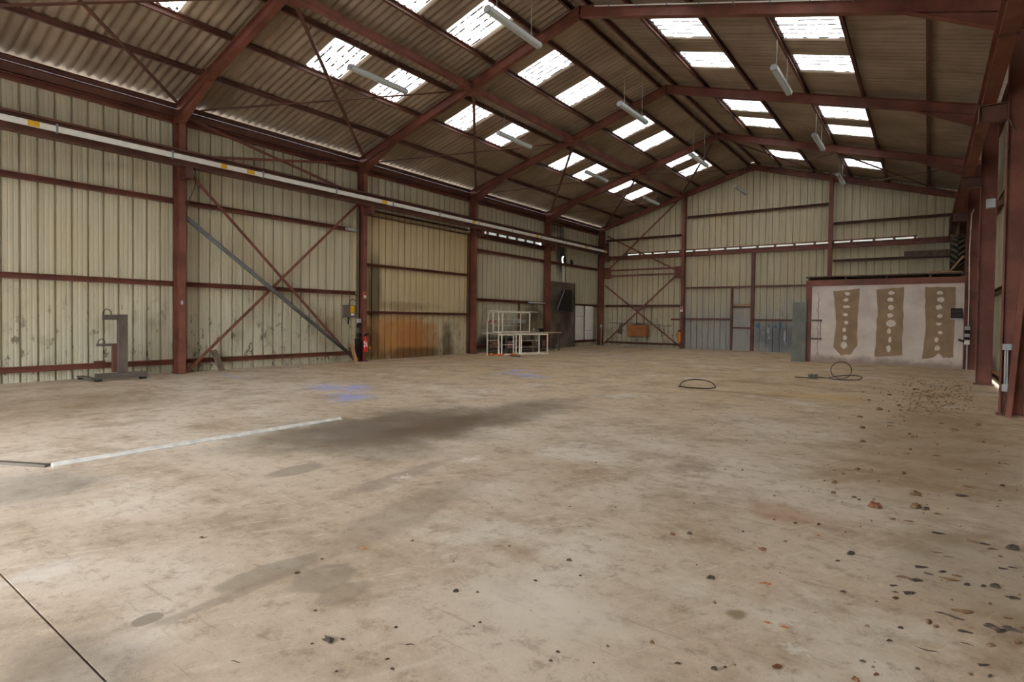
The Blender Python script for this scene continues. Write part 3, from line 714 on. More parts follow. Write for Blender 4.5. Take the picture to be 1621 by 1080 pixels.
# ------------------------------------------------------------------ workbench corner
t = thing('workbench', 'long steel workbench with a dusty top along the left wall', 'workbench', (.4, 21, 0))
obj('top', MB().box(-.2, 1.12, 18.7, 23.35, .86, .92), plain('dusty_bench_top', lin(184, 168, 144), .85, 0, .15), t)
for xx, yy in ((.02, 18.9), (1.02, 18.9), (1.02, 21.0), (.02, 23.2), (1.05, 23.22)): obj('leg', MB().box(xx-.04, xx+.04, yy-.04, yy+.04, 0, .86), M['dark'], t)
obj('shelf', MB().box(-.15, .95, 18.9, 23.2, .10, .14), M['dark'], t)
def cage(label, A, B, D, z0, z1, mids=1, name='tube_frame', shelf=None, group='cream tube frames'):
    """open box frame of round tubes standing on corners A, B, A+D, B+D"""
    A, B, D = Vector((*A, 0)), Vector((*B, 0)), Vector((*D, 0))
    o = thing(name, label, 'frame', (A.x, A.y, z0), group)
    r = .028; P = [A, B, B+D, A+D]
    zz = lambda p, z: (p.x, p.y, z)
    for p in P: obj('post', MB().tube(zz(p, z0), zz(p, z1), r), M['cream'], o)
    for i in range(4):
        p, q = P[i], P[(i+1) % 4]
        obj('top_tube', MB().tube(zz(p, z1), zz(q, z1), r), M['cream'], o)
        obj('bottom_tube', MB().tube(zz(p, z0+r), zz(q, z0+r), r), M['cream'], o)
    for k in range(mids):
        z = z0+(z1-z0)*(k+1)/(mids+1)
        p, q = P[2], P[3]; obj('rung', MB().tube(zz(p, z), zz(q, z), .012, 6), M['cream'], o)
    return o
cage('cream painted tube frame standing on the floor in front of the workbench, right one', (1.79, 18.95), (2.34, 20.16), (-.62, .28), 0, .88, 2)
cage('cream painted tube frame standing on the floor in front of the workbench, left one', (1.42, 18.05), (1.76, 18.86), (-.25, .10), 0, .87, 1)
cage('cream painted tube frame standing on top of the workbench', (.72, 19.0), (.80, 21.0), (-.55, .04), .92, 1.84, 2)
o = thing('tall_frame', 'tall cream tube frame beside the workbench, half hidden by the frame on top', 'frame', (.95, 17.75, 0), 'cream tube frames')
obj('post', MB().path([(.98, 17.62, 0), (.98, 17.62, 1.2), (.94, 17.75, 1.7), (.85, 17.9, 1.83)], .02), M['cream'], o)
obj('post', MB().tube((.90, 18.55, .0), (.85, 18.55, 1.83), .02), M['cream'], o)
obj('top_tube', MB().tube((.85, 17.9, 1.83), (.76, 18.94, 1.83), .02), M['cream'], o)
obj('rung', MB().tube((.98, 17.62, .62), (.89, 18.55, .62), .014), M['cream'], o)
o = obj('metal_strip', MB().bar((.55, 18.3, 1.90), (.55, 22.0, 1.885), .08, .03), M['cream']); tag(o, 'long pale strip lying across the top of the tube frame on the workbench', 'strip')
def red_board():
    m = NT('red_lettered_board', .7); nz = m.noise(14, 3, stretch=(1, 1.0, .9)); x, y, z = m.sep()
    return m.out(m.mix(m.rng(nz, .50, .56), lin(206, 180, 168), lin(158, 92, 84)))
M['board'] = red_board()
for n, (y0, y1, z0, z1, w) in enumerate(((19.1, 19.98, .26, .52, 'leftmost under the workbench'), (20.45, 21.5, .2, .50, 'middle one under the workbench'), (22.75, 23.75, .2, .46, 'rightmost under the workbench'))):
    o = obj('lettered_board', MB().box(-.12, -.09, y0, y1, z0-.06, z1), M['board']); tag(o, 'pale board with worn red markings, '+w, 'board', 'red marked boards')
    o2 = obj('support_block', MB().box(-.14, -.06, y0+.1, y0+.3, .14, z0-.06), M['woodd'], o)
o = obj('lettered_board', MB().box(-.32, -.29, 19.1, 19.98, 1.26, 1.47), M['board']); tag(o, 'pale board with worn red markings on the wall above the workbench', 'board', 'red marked boards')
o = obj('grey_tray', MB().box(-.32, -.18, 21.2, 22.05, 1.33, 1.5), M['greyp']); tag(o, 'pale grey rectangular tray on the wall above the workbench', 'tray')
t = thing('strip_light', 'white strip light on the wall rail above the workbench', 'light', (-.28, 23.1, 2.33)); obj('case', MB().box(-.31, -.22, 22.45, 23.92, 2.34, 2.41), M['greyp'], t); obj('tube', MB().tube((-.2, 22.5, 2.36), (-.2, 23.88, 2.36), .02), M['white'], t)
o = obj('spray_can', MB().lathe([(.05, .92), (.05, 1.07), (.03, 1.1), (.02, 1.13)], (.6, 21.65, 0), 'z', 12), M['greyp'], None, True); tag(o, 'small grey spray can standing on the workbench', 'can')
o = obj('jar', MB().lathe([(.06, .92), (.06, 1.02), (.04, 1.04)], (.62, 21.98, 0), 'z', 12), M['wood'], None, True); tag(o, 'small tan jar on the workbench beside the spray can', 'jar')
t = thing('bench_vice', 'black bench vice at the right end of the workbench', 'vice', (.3, 22.75, .92)); obj('body', MB().box(.2, .42, 22.6, 22.85, .92, 1.08), M['black'], t); obj('screw', MB().tube((.42, 22.72, 1.02), (.62, 22.72, 1.02), .02), M['dark'], t)
o = obj('metal_funnel', MB().lathe([(.12, 0), (.10, .02), (.02, .1), (.015, .3)], (.75, 23.5, 0), 'z', 12), M['greyp'], None, True); tag(o, 'small grey metal base with a rod under the end of the workbench', 'base')
for k, (xx, yy, m, q) in enumerate(((1.55, 17.75, 'orange', 'largest'), (1.90, 18.22, 'extor', 'middle'), (1.25, 17.6, 'extor', 'smallest'))):
    mb = MB(); r0 = (.09, .07, .05)[k]
    mb.path([(xx+r0*1.6*math.cos(a)*(1+.3*math.sin(3*a)), yy+r0*1.6*math.sin(a), .03+.02*(1+math.sin(2*a+k))) for a in [2*math.pi*i/12 for i in range(12)]], .03, 6, True)
    mb.box(xx-r0*.8, xx+r0*.8, yy-r0*.7, yy+r0*.6, 0, .07+.02*k)
    o = obj('orange_strap', mb, M[m]); tag(o, 'crumpled orange strap on the floor before the tube frames, %s one' % q, 'strap', 'orange straps')
o = obj('dark_rag', MB().path([(1.95+.1*k, 17.85+.08*math.sin(k*2.1), .03+.02*math.cos(k)) for k in range(7)], .035, 6), M['woodd']); tag(o, 'dark dirty rag on the floor beside the orange straps', 'rag')
# welding corner
def burnt():
    m = NT('scorched_steel_plate', .5, .25, .4); a = m.noise(1.1, 5); b = m.noise(5, 5)
    c = m.mix(m.rng(a, .35, .65), lin(132, 118, 108), lin(90, 78, 70)); c = m.mix(m.math('MULTIPLY', m.rng(b, .55, .7), .4), c, lin(132, 122, 112))
    c = m.mix(m.math('MULTIPLY', m.ell((0, 26.2, 1.4), (0, .45, .7), .3, 1.1, .4), .7), c, lin(40, 37, 34))
    return m.out(c)
M['burnt'] = burnt()
t = thing('scorched_panel', 'tall scorched dark steel panel in the welding corner', 'panel', (-.3, 25.75, 0)); obj('sheet', MB().box(-.30, -.27, 24.45, 27.0, 0, 3.58), M['burnt'], t); obj('edge_angle', MB().box(-.30, -.22, 26.96, 27.0, 0, 3.58), M['dark'], t)
t = thing('welding_screen', 'black tilted welding screen with a pale edge on the scorched panel', 'screen', (.05, 25.6, 1.95))
obj('curtain', MB().prism([(.06, 24.6, 1.98), (.06, 26.15, 1.95), (.0, 26.12, 3.18), (.0, 25.38, 3.16)], (.05, 0, 0)), M['black'], t)
obj('edge_bar', MB().tube((.13, 24.52, 2.02), (.08, 25.34, 3.16), .022), M['galv'], t); obj('bracket', MB().box(-.27, .0, 25.5, 26.0, 3.08, 3.13), M['dark'], t)
obj('arm', MB().tube((.05, 26.0, 1.95), (.05, 26.0, 1.1), .02), M['black'], t)
for y0, y1, w in ((27.15, 28.1, 'left'), (28.3, 29.25, 'right')):
    t = thing('white_board', 'tall white board on the left wall near the gable, %s one' % w, 'board', (-.32, (y0+y1)/2, .3), 'white wall boards'); obj('panel', MB().box(-.30, -.27, y0, y1, .37, 2.34), M['white'], t); obj('joint_strip', MB().box(-.27, -.265, y0, y1, 1.72 if w == 'left' else .9, 1.74 if w == 'left' else .915), M['galv'], t)
t = thing('extractor_fan', 'round wall extractor fan with a black flap and sooty duct', 'fan', (-.38, 26.0, 4.5))
n_ = 28; rg = MB()
for k in range(n_):
    a_ = 2*math.pi*k/n_; rg.v += [(-.43, 25.95+.21*math.cos(a_), 4.82+.21*math.sin(a_)), (-.43, 25.95+.36*math.cos(a_), 4.82+.36*math.sin(a_)), (-.36, 25.95+.22*math.cos(a_), 4.82+.22*math.sin(a_))]
for k in range(n_):
    j = (k+1) % n_; rg.f += [(3*k, 3*k+1, 3*j+1, 3*j), (3*k, 3*j, 3*j+2, 3*k+2), (3*k+1, 3*k+2, 3*j+2, 3*j+1)]
obj('ring', rg, M['dark'], t)
obj('cover', MB().lathe([(.185, 0), (.185, .02), (.0, .03)], (-.37, 26.02, 4.82), 'x', 20), M['black'], t)
obj('flap', MB().lathe([(.16, 0), (.16, .02)], (-.2, 26.5, 4.72), 'x', 16), M['black'], t)
obj('duct', MB().box(-.42, -.33, 25.87, 26.0, 3.58, 4.5), M['cream'], t)
t = thing('corner_conduit', 'thin galvanised conduit with a small box at the far left corner column', 'conduit', (.02, 29.7, 0)); obj('pipe', MB().tube((.03, 29.75, .05), (.03, 29.75, 1.15), .022), M['galv'], t); obj('box', MB().box(.0, .07, 29.68, 29.82, 1.1, 1.25), M['greyp'], t)

# ------------------------------------------------------------------ gable wall things
t = thing('hanging_box', 'brown orange box hung on three rods from a gable wall rail', 'box', (2.5, 29.7, .62))
obj('case', MB().box(1.87, 2.95, 29.45, 29.95, .63, 1.28), M['heater'], t)
obj('side_frame', MB().box(2.95, 2.99, 29.45, 29.95, .61, 1.30), M['heater'], t)
obj('base_rail', MB().box(1.9, 2.95, 29.5, 29.9, .57, .63), M['dark'], t)
obj('lid', MB().lathe([(.32, 0), (.34, .03), (.0, .09)], (2.42, 29.7, 1.28), 'z', 14), M['dark'], t)
for xx in (2.18, 2.64, 3.08): obj('rod', MB().tube((xx, 30.0, 1.2), (xx, 30.0, 2.36), .022, 6), M['redb'], t)
o = obj('wall_cable', MB().path([(.3, 30.1, 1.38), (1.0, 30.1, 1.36), (1.9, 30.1, 1.38), (2.6, 30.08, 1.36), (3.4, 30.1, 1.33), (3.9, 30.1, 1.22), (4.3, 30.1, 1.28)], .014), M['cable']); tag(o, 'thin dark cable strung along the gable wall behind the brown box', 'cable')
o = obj('coiled_hose', MB().path([(3.5, 30.08, 1.25), (3.62, 30.08, .95), (3.72, 30.08, .6), (3.85, 30.08, .75), (3.8, 30.08, 1.1)], .018), M['cable']); tag(o, 'loose black hose hanging on the gable wall right of the brown box', 'hose')
o = obj('hung_tool', MB().prism([(.95, 30.05, .75), (1.2, 30.05, .72), (1.25, 30.05, 1.3), (1.1, 30.05, 1.36)], (0, .05, 0)), M['dark']); tag(o, 'dark flat tool hanging on the gable wall left of the brown box', 'tool')
t = thing('orange_extinguisher', 'faded orange fire extinguisher at the foot of the gable column', 'fire extinguisher', (4.82, 29.78, .38))
obj('cylinder', MB().lathe([(.0, .38), (.085, .38), (.095, .42), (.095, .85), (.07, .92), (.03, .97)], (4.82, 29.76, 0), 'z', 16), M['extor'], t, True); obj('valve', MB().box(4.78, 4.86, 29.72, 29.8, .96, 1.03), M['black'], t); obj('hose', MB().path([(4.76, 29.75, 1.0), (4.70, 29.72, .9), (4.70, 29.72, .6)], .015), M['black'], t)
t = thing('wall_sign', 'small white sign on the gable column above the orange extinguisher', 'sign', (4.84, 29.86, 2.05)); obj('plate', MB().box(4.80, 4.95, 29.855, 29.87, 2.05, 2.32), M['white'], t); obj('pictogram', MB().box(4.82, 4.93, 29.85, 29.855, 2.16, 2.30), M['fext'], t)
o = obj('steel_stub', MB().bar((4.25, 29.98, 1.62), (4.82, 29.98, 1.62), .08, .1), M['red']); tag(o, 'short red steel stub sticking out of the gable column', 'stub')
# floor-level daylight slit strip under the gable doors is left open by the sheets

# ------------------------------------------------------------------ partition room at the right
PW = 24.0
def plaster():
    m = NT('patched_white_render', .85, 0, .2)
    a = m.noise(1.4, 6, rough=.65); b = m.noise(14, 5)
    c = m.mix(m.rng(a, .3, .75), lin(226, 214, 204), lin(202, 186, 176))
    c = m.mix(m.math('MULTIPLY', m.rng(m.noise(5, 6, rough=.7), .6, .75), .5), c, lin(186, 166, 152))
    x, y, z = m.sep()
    lw = m.rng(m.math('ADD', z, m.math('MULTIPLY', m.math('SUBTRACT', m.noise(3, 5), .5), .5)), .05, .3, 1.0, 0.0)
    c = m.mix(m.math('MULTIPLY', lw, .8), c, lin(150, 130, 112))
    return m.out(c, bump=b, bs=.2, bd=.005)
M['plaster'] = plaster()
M['patch'] = plain('brown_glue_patch', lin(158, 134, 107), .85, 0, .14, 2.2)
M['dab'] = plain('white_adhesive_dab', lin(222, 212, 200), .85, 0, .08, 8)
room = thing('partition_wall', 'white rendered partition wall with three brown glue patches at the right', 'wall', (14.4, PW, 0))
obj('panel', MB().box(12.16, 16.88, PW, PW+.12, 0, 2.98), M['plaster'], room)
obj('side_panel', MB().box(12.0, 12.1, PW+.12, 30.2, 0, 2.98), M['plaster'], room)
def ragged(poly, amp, n=7, seed=0):
    r = random.Random(seed); out = []
    for i, p in enumerate(poly):
        q = poly[(i+1) % len(poly)]
        for k in range(n):
            t_ = k/n; j = 0 if k == 0 else amp
            out.append((p[0]+(q[0]-p[0])*t_+r.uniform(-j, j), p[1]+(q[1]-p[1])*t_+r.uniform(-j, j)))
    return out
def flat(poly, y, th): return MB().prism([(a, y, b) for a, b in poly], (0, -th, 0))
PATCH = [[(12.90, 2.76), (13.78, 2.84), (13.74, 2.2), (13.72, 1.2), (13.74, .72), (13.55, .36), (13.2, .30), (12.95, .62), (13.02, 1.6), (12.96, 2.2)],
         [(14.30, 2.80), (15.14, 2.87), (15.14, 1.6), (15.14, .40), (14.30, .30), (14.32, 1.2), (14.36, 2.0)],
         [(15.76, 2.86), (16.62, 2.83), (16.62, 1.9), (16.60, .38), (16.32, .36), (16.2, .52), (16.05, .36), (15.72, .30), (15.80, 1.2), (15.78, 2.0)]]
DAB = [[(13.38, 2.66, .09, .07), (13.34, 2.42, .09, .07), (13.36, 2.16, .13, .06), (13.33, 1.86, .09, .06), (13.36, 1.56, .08, .07), (13.30, 1.28, .06, .09), (13.33, .98, .07, .10), (13.30, .70, .12, .14)],
       [(14.76, 2.66, .10, .07), (14.74, 2.42, .11, .08), (14.77, 2.13, .09, .11), (14.74, 1.84, .10, .09), (14.78, 1.55, .16, .13), (14.72, 1.26, .07, .10), (14.76, .95, .05, .13), (14.72, .62, .07, .13)],
       [(16.18, 2.64, .10, .07), (16.22, 2.40, .11, .10), (16.16, 2.14, .10, .10), (16.20, 1.83, .09, .07), (16.18, 1.55, .09, .06), (16.22, 1.25, .08, .07), (16.12, 1.0, .06, .09), (16.15, .70, .08, .1)]]
for k in range(3):
    pt = obj('glue_patch', flat(ragged(PATCH[k], .018, 5, k), PW+.002, .012), M['patch'], room); lab(pt, 'brown glue patch with a column of white dabs')
    for n, (dx, dz, rx, rz) in enumerate(DAB[k]):
        rr = random.Random(k*20+n)
        obj('adhesive_dab', flat([(dx+rx*math.cos(a)*rr.uniform(.8, 1.12), dz+rz*math.sin(a)*rr.uniform(.8, 1.12)) for a in [2*math.pi*i/11 for i in range(11)]], PW-.008, .012), M['dab'], pt)
cr = MB(); rr = random.Random(3); zz = 2.75; xx = 12.40
while zz > .35:
    nz = zz-rr.uniform(.05, .14); nx = 12.40+rr.uniform(-.025, .025); cr.bar((xx, PW-.002, zz), (nx, PW-.002, nz), .006, rr.uniform(.008, .022), (1, 0, 0)); xx, zz = nx, nz
obj('rusty_crack', cr, M['redb'], room)
obj('corner_post', MB().box(11.96, 12.17, PW-.03, PW+.2, 0, 2.97), M['red'], room)
obj('top_beam', MB().box(11.96, 16.92, PW-.04, PW+.16, 2.97, 3.2), M['red'], room)
obj('right_post', MB().box(16.86, 16.92, PW-.03, PW+.12, 0, 2.97), M['red'], room)
for z in (1.63, .91): obj('gate_hinge', MB().box(11.98, 12.55, PW-.10, PW-.04, z-.035, z+.035), M['dark'], room)
obj('gate_rod', MB().tube((12.5, PW-.08, .91), (12.5, PW-.08, 1.63), .01, 6), M['dark'], room)
dk = thing('storage_deck', 'rough timber deck on top of the white partition room', 'deck', (14.4, 27, 3.2))
k = PW-.06
for n in range(24):
    xa = 11.92+R.uniform(-.03, .05); obj('deck_board', MB().box(xa, 16.9+R.uniform(-.05, .0), k, k+.21, 3.30+R.uniform(0, .012), 3.345+R.uniform(0, .012)), M['woodd'], dk); k += .235
for xx in (12.05, 13.3, 14.6, 15.9, 16.8): obj('deck_joist', MB().box(xx-.04, xx+.04, PW+.05, 29.6, 3.2, 3.30), M['woodd'], dk)
# timber offcuts on the deck
for n, (p, q, w) in enumerate((((15.9, 24.05, 3.385), (16.80, 24.2, 3.385), 'lying near the tyre'), ((16.45, 23.9, 3.40), (16.80, 23.96, 3.9), 'leaning beside the tyre'))):
    o = obj('timber_offcut', MB().bar(p, q, .07, .05), M['wood']); tag(o, 'pale timber offcut on the storage deck, '+w, 'timber', 'timber offcuts on the deck')
# tractor tyre standing on the deck
TX, TY, TZ, TR = 16.66, 25.0, 3.36+.72, .72
t = thing('tractor_tyre', 'large black tractor tyre with chevron lugs standing on the storage deck', 'tyre', (TX, TY, 3.36))
obj('carcass', MB().lathe([(.40, -.17), (.55, -.2), (.64, -.19), (.665, -.1), (.67, 0), (.665, .1), (.64, .19), (.55, .2), (.40, .17), (.38, 0), (.40, -.17)], (TX, TY, TZ), 'x', 32), M['black'], t, True)
lg = MB()
for k in range(20):
    for sdd in (-1, 1):
        a0 = 2*math.pi*(k+(.5 if sdd > 0 else 0))/20; a1 = a0+.22
        P0 = [(TX+sdd*.01, a0), (TX+sdd*.2, a1)]
        def pt(x_, a_, r_): return Vector((x_, TY-r_*math.cos(a_), TZ+r_*math.sin(a_)))
        w = .06
        vs = []
        for x_, a_ in P0:
            for da in (-w, w):
                for r_ in (.655, .72): vs.append(pt(x_, a_+da, r_-(.03 if abs(x_-TX) > .1 else 0)))
        lg.add(vs, [(0, 1, 3, 2), (4, 6, 7, 5), (0, 4, 5, 1), (2, 3, 7, 6), (1, 5, 7, 3), (0, 2, 6, 4)])
obj('tread_lugs', lg, plain('lit_brown_rubber', lin(100, 86, 66), .9), t)  # lighter brown than the carcass: light on the lugs put into the colour
# speaker-like black box on the partition
t = thing('wall_heater', 'small black square box with a grey lower edge on the white partition wall', 'box', (16.65, PW, 1.73))
obj('case', MB().box(16.50, 16.81, PW-.14, PW-.002, 1.76, 2.10), M['black'], t); obj('lower_edge', MB().box(16.49, 16.82, PW-.15, PW-.002, 1.70, 1.76), M['greyp'], t)
fr_ = MB()
for k in range(6): fr_.box(16.53, 16.78, PW-.15, PW-.14, 1.80+.045*k, 1.815+.045*k)
obj('grille', fr_, M['dark'], t)
t = thing('grey_door_panel', 'plain grey green steel panel leaning beside the red corner post', 'panel', (11.75, 24.1, 0))
obj('sheet', MB().sweep([(-.255, -.02), (.255, -.02), (.255, .02), (-.255, .02)], (11.77, 23.80, 0), (11.77, 23.925, 2.34), (0, 1, 0)), plain('grey_green_paint', lin(112, 116, 108), .6, 0, .15, 2), t)
obj('edge_fold', MB().sweep([(-.02, -.03), (.02, -.03), (.02, .03), (-.02, .03)], (12.01, 23.80, 0), (12.01, 23.925, 2.34), (0, 1, 0)), M['dark'], t)

# ------------------------------------------------------------------ right wall things
t = thing('socket_column', 'stack of socket boxes on a conduit at the end of the white partition wall', 'electrical boxes', (16.95, 23.8, 0))
obj('conduit', MB().tube((16.96, 23.8, 0), (16.96, 23.8, .9), .022), M['greyp'], t)
for z, m, h in ((1.42, 'greyp', .06), (1.29, 'black', .05), (1.17, 'greyp', .05), (1.06, 'black', .05), (.94, 'white', .08)): obj('socket', MB().box(16.88, 17.02, 23.72, 23.86, z-h, z+h), M[m], t)
obj('plug', MB().tube((16.88, 23.76, .96), (16.72, 23.74, 1.02), .035, 8), M['black'], t)
o = obj('hanging_cable', MB().path([(17.05, 23.75, 5.45), (16.98, 23.75, 5.3), (16.95, 23.78, 4.0), (16.97, 23.78, 2.5), (16.97, 23.78, 1.5)], .014), M['cream']); tag(o, 'pale cable running down the column at the end of the white partition', 'cable')
t = thing('switch_box', 'grey switch box with conduits on the nearest right column', 'electrical boxes', (16.97, 11.87, .4))
obj('upper_box', MB().box(16.89, 17.00, 11.84, 11.93, 1.13, 1.23), M['greyp'], t); obj('blue_cover', MB().box(17.0, 17.06, 11.85, 11.93, 1.13, 1.23), plain('pale_blue_plastic', lin(120, 150, 170), .5), t)
for xx in (16.935, 16.965): obj('conduit', MB().tube((xx, 11.89, .52), (xx, 11.89, 1.14), .012), M['greyp'], t)
obj('lower_box', MB().box(16.90, 16.99, 11.84, 11.93, .42, .54), M['greyp'], t)
obj('cable', MB().path([(16.93, 11.89, .42), (16.96, 11.88, .3), (16.93, 11.86, .18), (16.92, 11.86, .02)], .011), M['cable'], t)
o = obj('leaning_bar', MB().channel((16.98, 11.72, .0), (17.23, 11.80, 4.0), .08, .08, .012, up=(1, 0, 0)), M['red']); tag(o, 'dark red steel bar leaning in the nearest right column', 'bar')
t = thing('flood_lamp', 'small grey flood lamp box on the right wall between two columns', 'light', (16.85, 14.1, 3.9)); obj('case', MB().box(16.76, 16.90, 14.0, 14.14, 3.92, 4.09), M['greyp'], t); obj('arm', MB().bar((16.9, 14.07, 4.0), (XR-.05, 14.07, 4.05), .05, .08), M['redb'], t)
for yy, z0, z1, w in ((13.75, .25, 5.2, 'near'),): 
    o = obj('wall_pipe', MB().tube((17.2, yy, z0), (17.2, yy, z1), .03, 8), M['galv']); tag(o, 'vertical grey pipe on the right wall behind the nearest column', 'pipe')
o = obj('sloping_conduit', MB().path([(17.05, 12.3, 5.0), (17.0, 12.0, 4.9), (16.93, 11.9, 4.95), (16.9, 11.9, 5.05)], .012), M['dark']); tag(o, 'bent conduit under the crane bracket of the nearest right column', 'conduit')
t = thing('roof_conduit', 'pale electrical conduit clipped along the second roof rafter', 'conduit', (12.5, 11.9, 7.4))
obj('pipe', MB().tube((8.9, 11.91, zbot(8.9)+.25), (16.2, 11.91, zbot(16.2)+.25), .016, 6), M['white'], t)
for k in range(10): xx = 9.3+.75*k; obj('clip', MB().box(xx-.015, xx+.015, 11.89, 11.99, zbot(xx)+.225, zbot(xx)+.275), M['galv'], t)
# dust lying on the lowest right rails
for i in (1, 2, 3, 4): obj('rail_dust', MB().box(XR-.13, XR-.02, 6*i+.1, 6*i+5.9, .366, .374), M['wood'], wr)

# ------------------------------------------------------------------ things on the floor
a = fl(82, 739); b = fl(539, 664)
t = thing('floor_bar', 'long pale grey metal strip lying along the concrete floor', 'strip', (a[0], a[1], 0))
obj('strip', MB().sweep([(-.045, 0), (.045, 0), (.045, .014), (.012, .018), (.004, .04), (-.008, .04), (-.015, .014), (-.045, .014)], (a[0], a[1], 0), (b[0], b[1], 0)), plain('chalky_zinc', lin(232, 232, 228), .6, 0, .15, 8), t)
c0 = fl(-60, 731)
o = obj('floor_bar', MB().sweep([(-.03, 0), (.03, 0), (.03, .03), (-.03, .03)], (c0[0], c0[1], 0), (a[0]-.015, a[1]-.03, 0)), M['dark']); tag(o, 'short dark bar on the floor at the near end of the pale strip', 'bar')
# cable loops
def loop(cx, cy, rx, ry, n=24, ph=0, lift=0, rot=0):
    out = []
    for k in range(n):
        a_ = 2*math.pi*k/n+ph; u, v = rx*math.cos(a_), ry*math.sin(a_)
        out.append((cx+u*math.cos(rot)-v*math.sin(rot), cy+u*math.sin(rot)+v*math.cos(rot), .02+lift*max(0, math.sin(a_))))
    return out
X, Y, _ = fl(1104, 613)
t = thing('cable_loop', 'single loop of dark cable lying on the floor in mid hall', 'cable', (X, Y, 0))
obj('cable', MB().path(loop(X, Y, .40, .42, 28, 0, .12, .3), .013, 6, True), M['cable'], t); obj('cable_tail', MB().path([(X-.35, Y-.30, .015), (X-.1, Y-.34, .015), (X+.15, Y-.3, .016), (X+.32, Y-.22, .015)], .014), M['cable'], t)
X, Y, _ = fl(1330, 600); X2, Y2, _ = fl(1286, 600)
t = thing('cable_coil', 'tangled dark cable coils with a small grey clamp on the floor before the white partition', 'cable', (X, Y, 0))
obj('coil', MB().path([(X+.02+.24*math.cos(a_), Y+.25*math.cos(a_)*.4, .24+.235*math.sin(a_)) for a_ in [2*math.pi*k/24 for k in range(24)]], .012, 6, True), M['cable'], t)
obj('coil', MB().path(loop(X+.12, Y, .36, .5, 24, 0, .06, -.4), .013, 6, True), M['cable'], t)
obj('tail', MB().path([(X-.25, Y-.2, .015), (X-.5, Y-.1, .016), (X2, Y2, .03), (X2-.3, Y2, .02), (X2-.45, Y2+.1, .015)], .014), M['cable'], t)
cl = MB()
for k in range(4): cl.box(X2-.1+.06*k, X2-.06+.06*k, Y2-.06, Y2+.06, 0, .12+.02*(k % 2))
obj('clamp', cl, M['dark'], t)

# dried mud clods, bark, twigs and leaves
def clod_mesh(kind, seed, mat):
    r = random.Random(seed); mb = MB()
    nlon, nlat = 9, 5
    sx, sy, sz = {'lump': (.5, .42, .34), 'long': (.5, .17, .12), 'twig': (.5, .035, .04), 'leaf': (.5, .2, .05)}[kind]
    ph = [r.uniform(0, 6) for _ in range(6)]
    for i in range(nlat+1):
        th = math.pi*i/nlat
        for j in range(nlon):
            f_ = 2*math.pi*j/nlon; k = 1+.28*math.sin(2*f_+ph[0])*math.sin(th)+.2*math.sin(3*f_+ph[1]+th)+.15*math.cos(4*th+ph[2])
            if kind != 'lump': k *= 1+.25*math.sin(5*f_+ph[3])
            x_ = sx*math.sin(th)*math.cos(f_)*k; y_ = sy*math.sin(th)*math.sin(f_)*k; z_ = sz*math.cos(th)*k
            if kind in ('twig', 'long'): y_ += .08*math.sin(x_*5+ph[4])
            mb.v.append((x_, y_, max(0, z_+sz*.55)))
    for i in range(nlat):
        mb.f += [(i*nlon+j, i*nlon+(j+1) % nlon, (i+1)*nlon+(j+1) % nlon, (i+1)*nlon+j) for j in range(nlon)]
    me = bpy.data.meshes.new('clod'); me.from_pydata(mb.v, [], mb.f); me.update(); me.materials.append(mat); return me
M['mudr'] = plain('rust_brown_mud', lin(124, 84, 62), .95, 0, .3, 60)
M['mudd'] = plain('dark_grey_mud', lin(84, 74, 66), .95, 0, .3, 60)
M['mudb'] = plain('brown_mud', lin(126, 100, 74), .95, 0, .3, 60)
M['leafo'] = plain('dry_orange_leaf', lin(190, 130, 88), .9, 0, .2, 60)
CM = {}
def clod(px, py, wpx, kind='lump', mat='mudd', special=None):
    X, Y, d = fl(px, py)
    key = (kind, mat, R.randrange(3))
    if key not in CM: CM[key] = clod_mesh(kind, hash((kind, key[2])) % 97 if False else len(CM)*7+3, M[mat])
    name = {'lump': 'mud_clod', 'long': 'mud_clod', 'twig': 'twig', 'leaf': 'dry_leaf'}[kind]
    o = link(name, CM[key], None, Vector((X, Y, 0))*S)
    s = wpx*d/CF*S*.9
    o.scale = (s, s*R.uniform(.85, 1.2), s*R.uniform(.7, 1.0))
    o.rotation_euler = (0, 0, math.radians(CYAW)+R.uniform(-.5, .5)-(.35 if kind != 'lump' else 0))
    if special: tag(o, *special)
    else:
        place = 'beside the right-hand columns' if py < 730 else 'in the right foreground' if px > 1300 else 'in the middle foreground' if px > 800 else 'in the left foreground'
        shade = {'mudr': 'rust brown', 'mudb': 'brown', 'mudd': 'dark grey'}.get(mat, 'brown'); form = 'flat elongated' if kind == 'long' else 'lumpy'
        L = {'mud_clod': ('%s %s mud clod on the concrete %s' % (form, shade, place), 'mud clod', '%s %s clods %s' % (form, shade, place)), 'twig': ('thin dry twig lying on the concrete floor', 'twig', 'twigs on the floor'),
             'dry_leaf': ('flat dry leaf scrap lying on the concrete floor', 'leaf', 'dry leaf scraps on the floor')}[name]
        tag(o, *L)
    return o
clod(1230, 1057, 15, 'lump', 'mudr', ('largest rust brown clod near the bottom edge of the floor', 'mud clod'))
clod(1212, 924, 22, 'leaf', 'leafo', ('bright orange dry leaf lying alone on the concrete', 'leaf'))
clod(576, 868, 18, 'leaf', 'leafo', ('pinkish orange leaf lying alone left of the middle of the floor', 'leaf'))
clod(520, 1015, 28, 'long', 'mudd', ('dark splintered stick near the lower left of the floor', 'stick'))
clod(1596, 979, 14, 'leaf', 'mudr', ('dark red curled leaf near the right edge of the floor', 'leaf'))
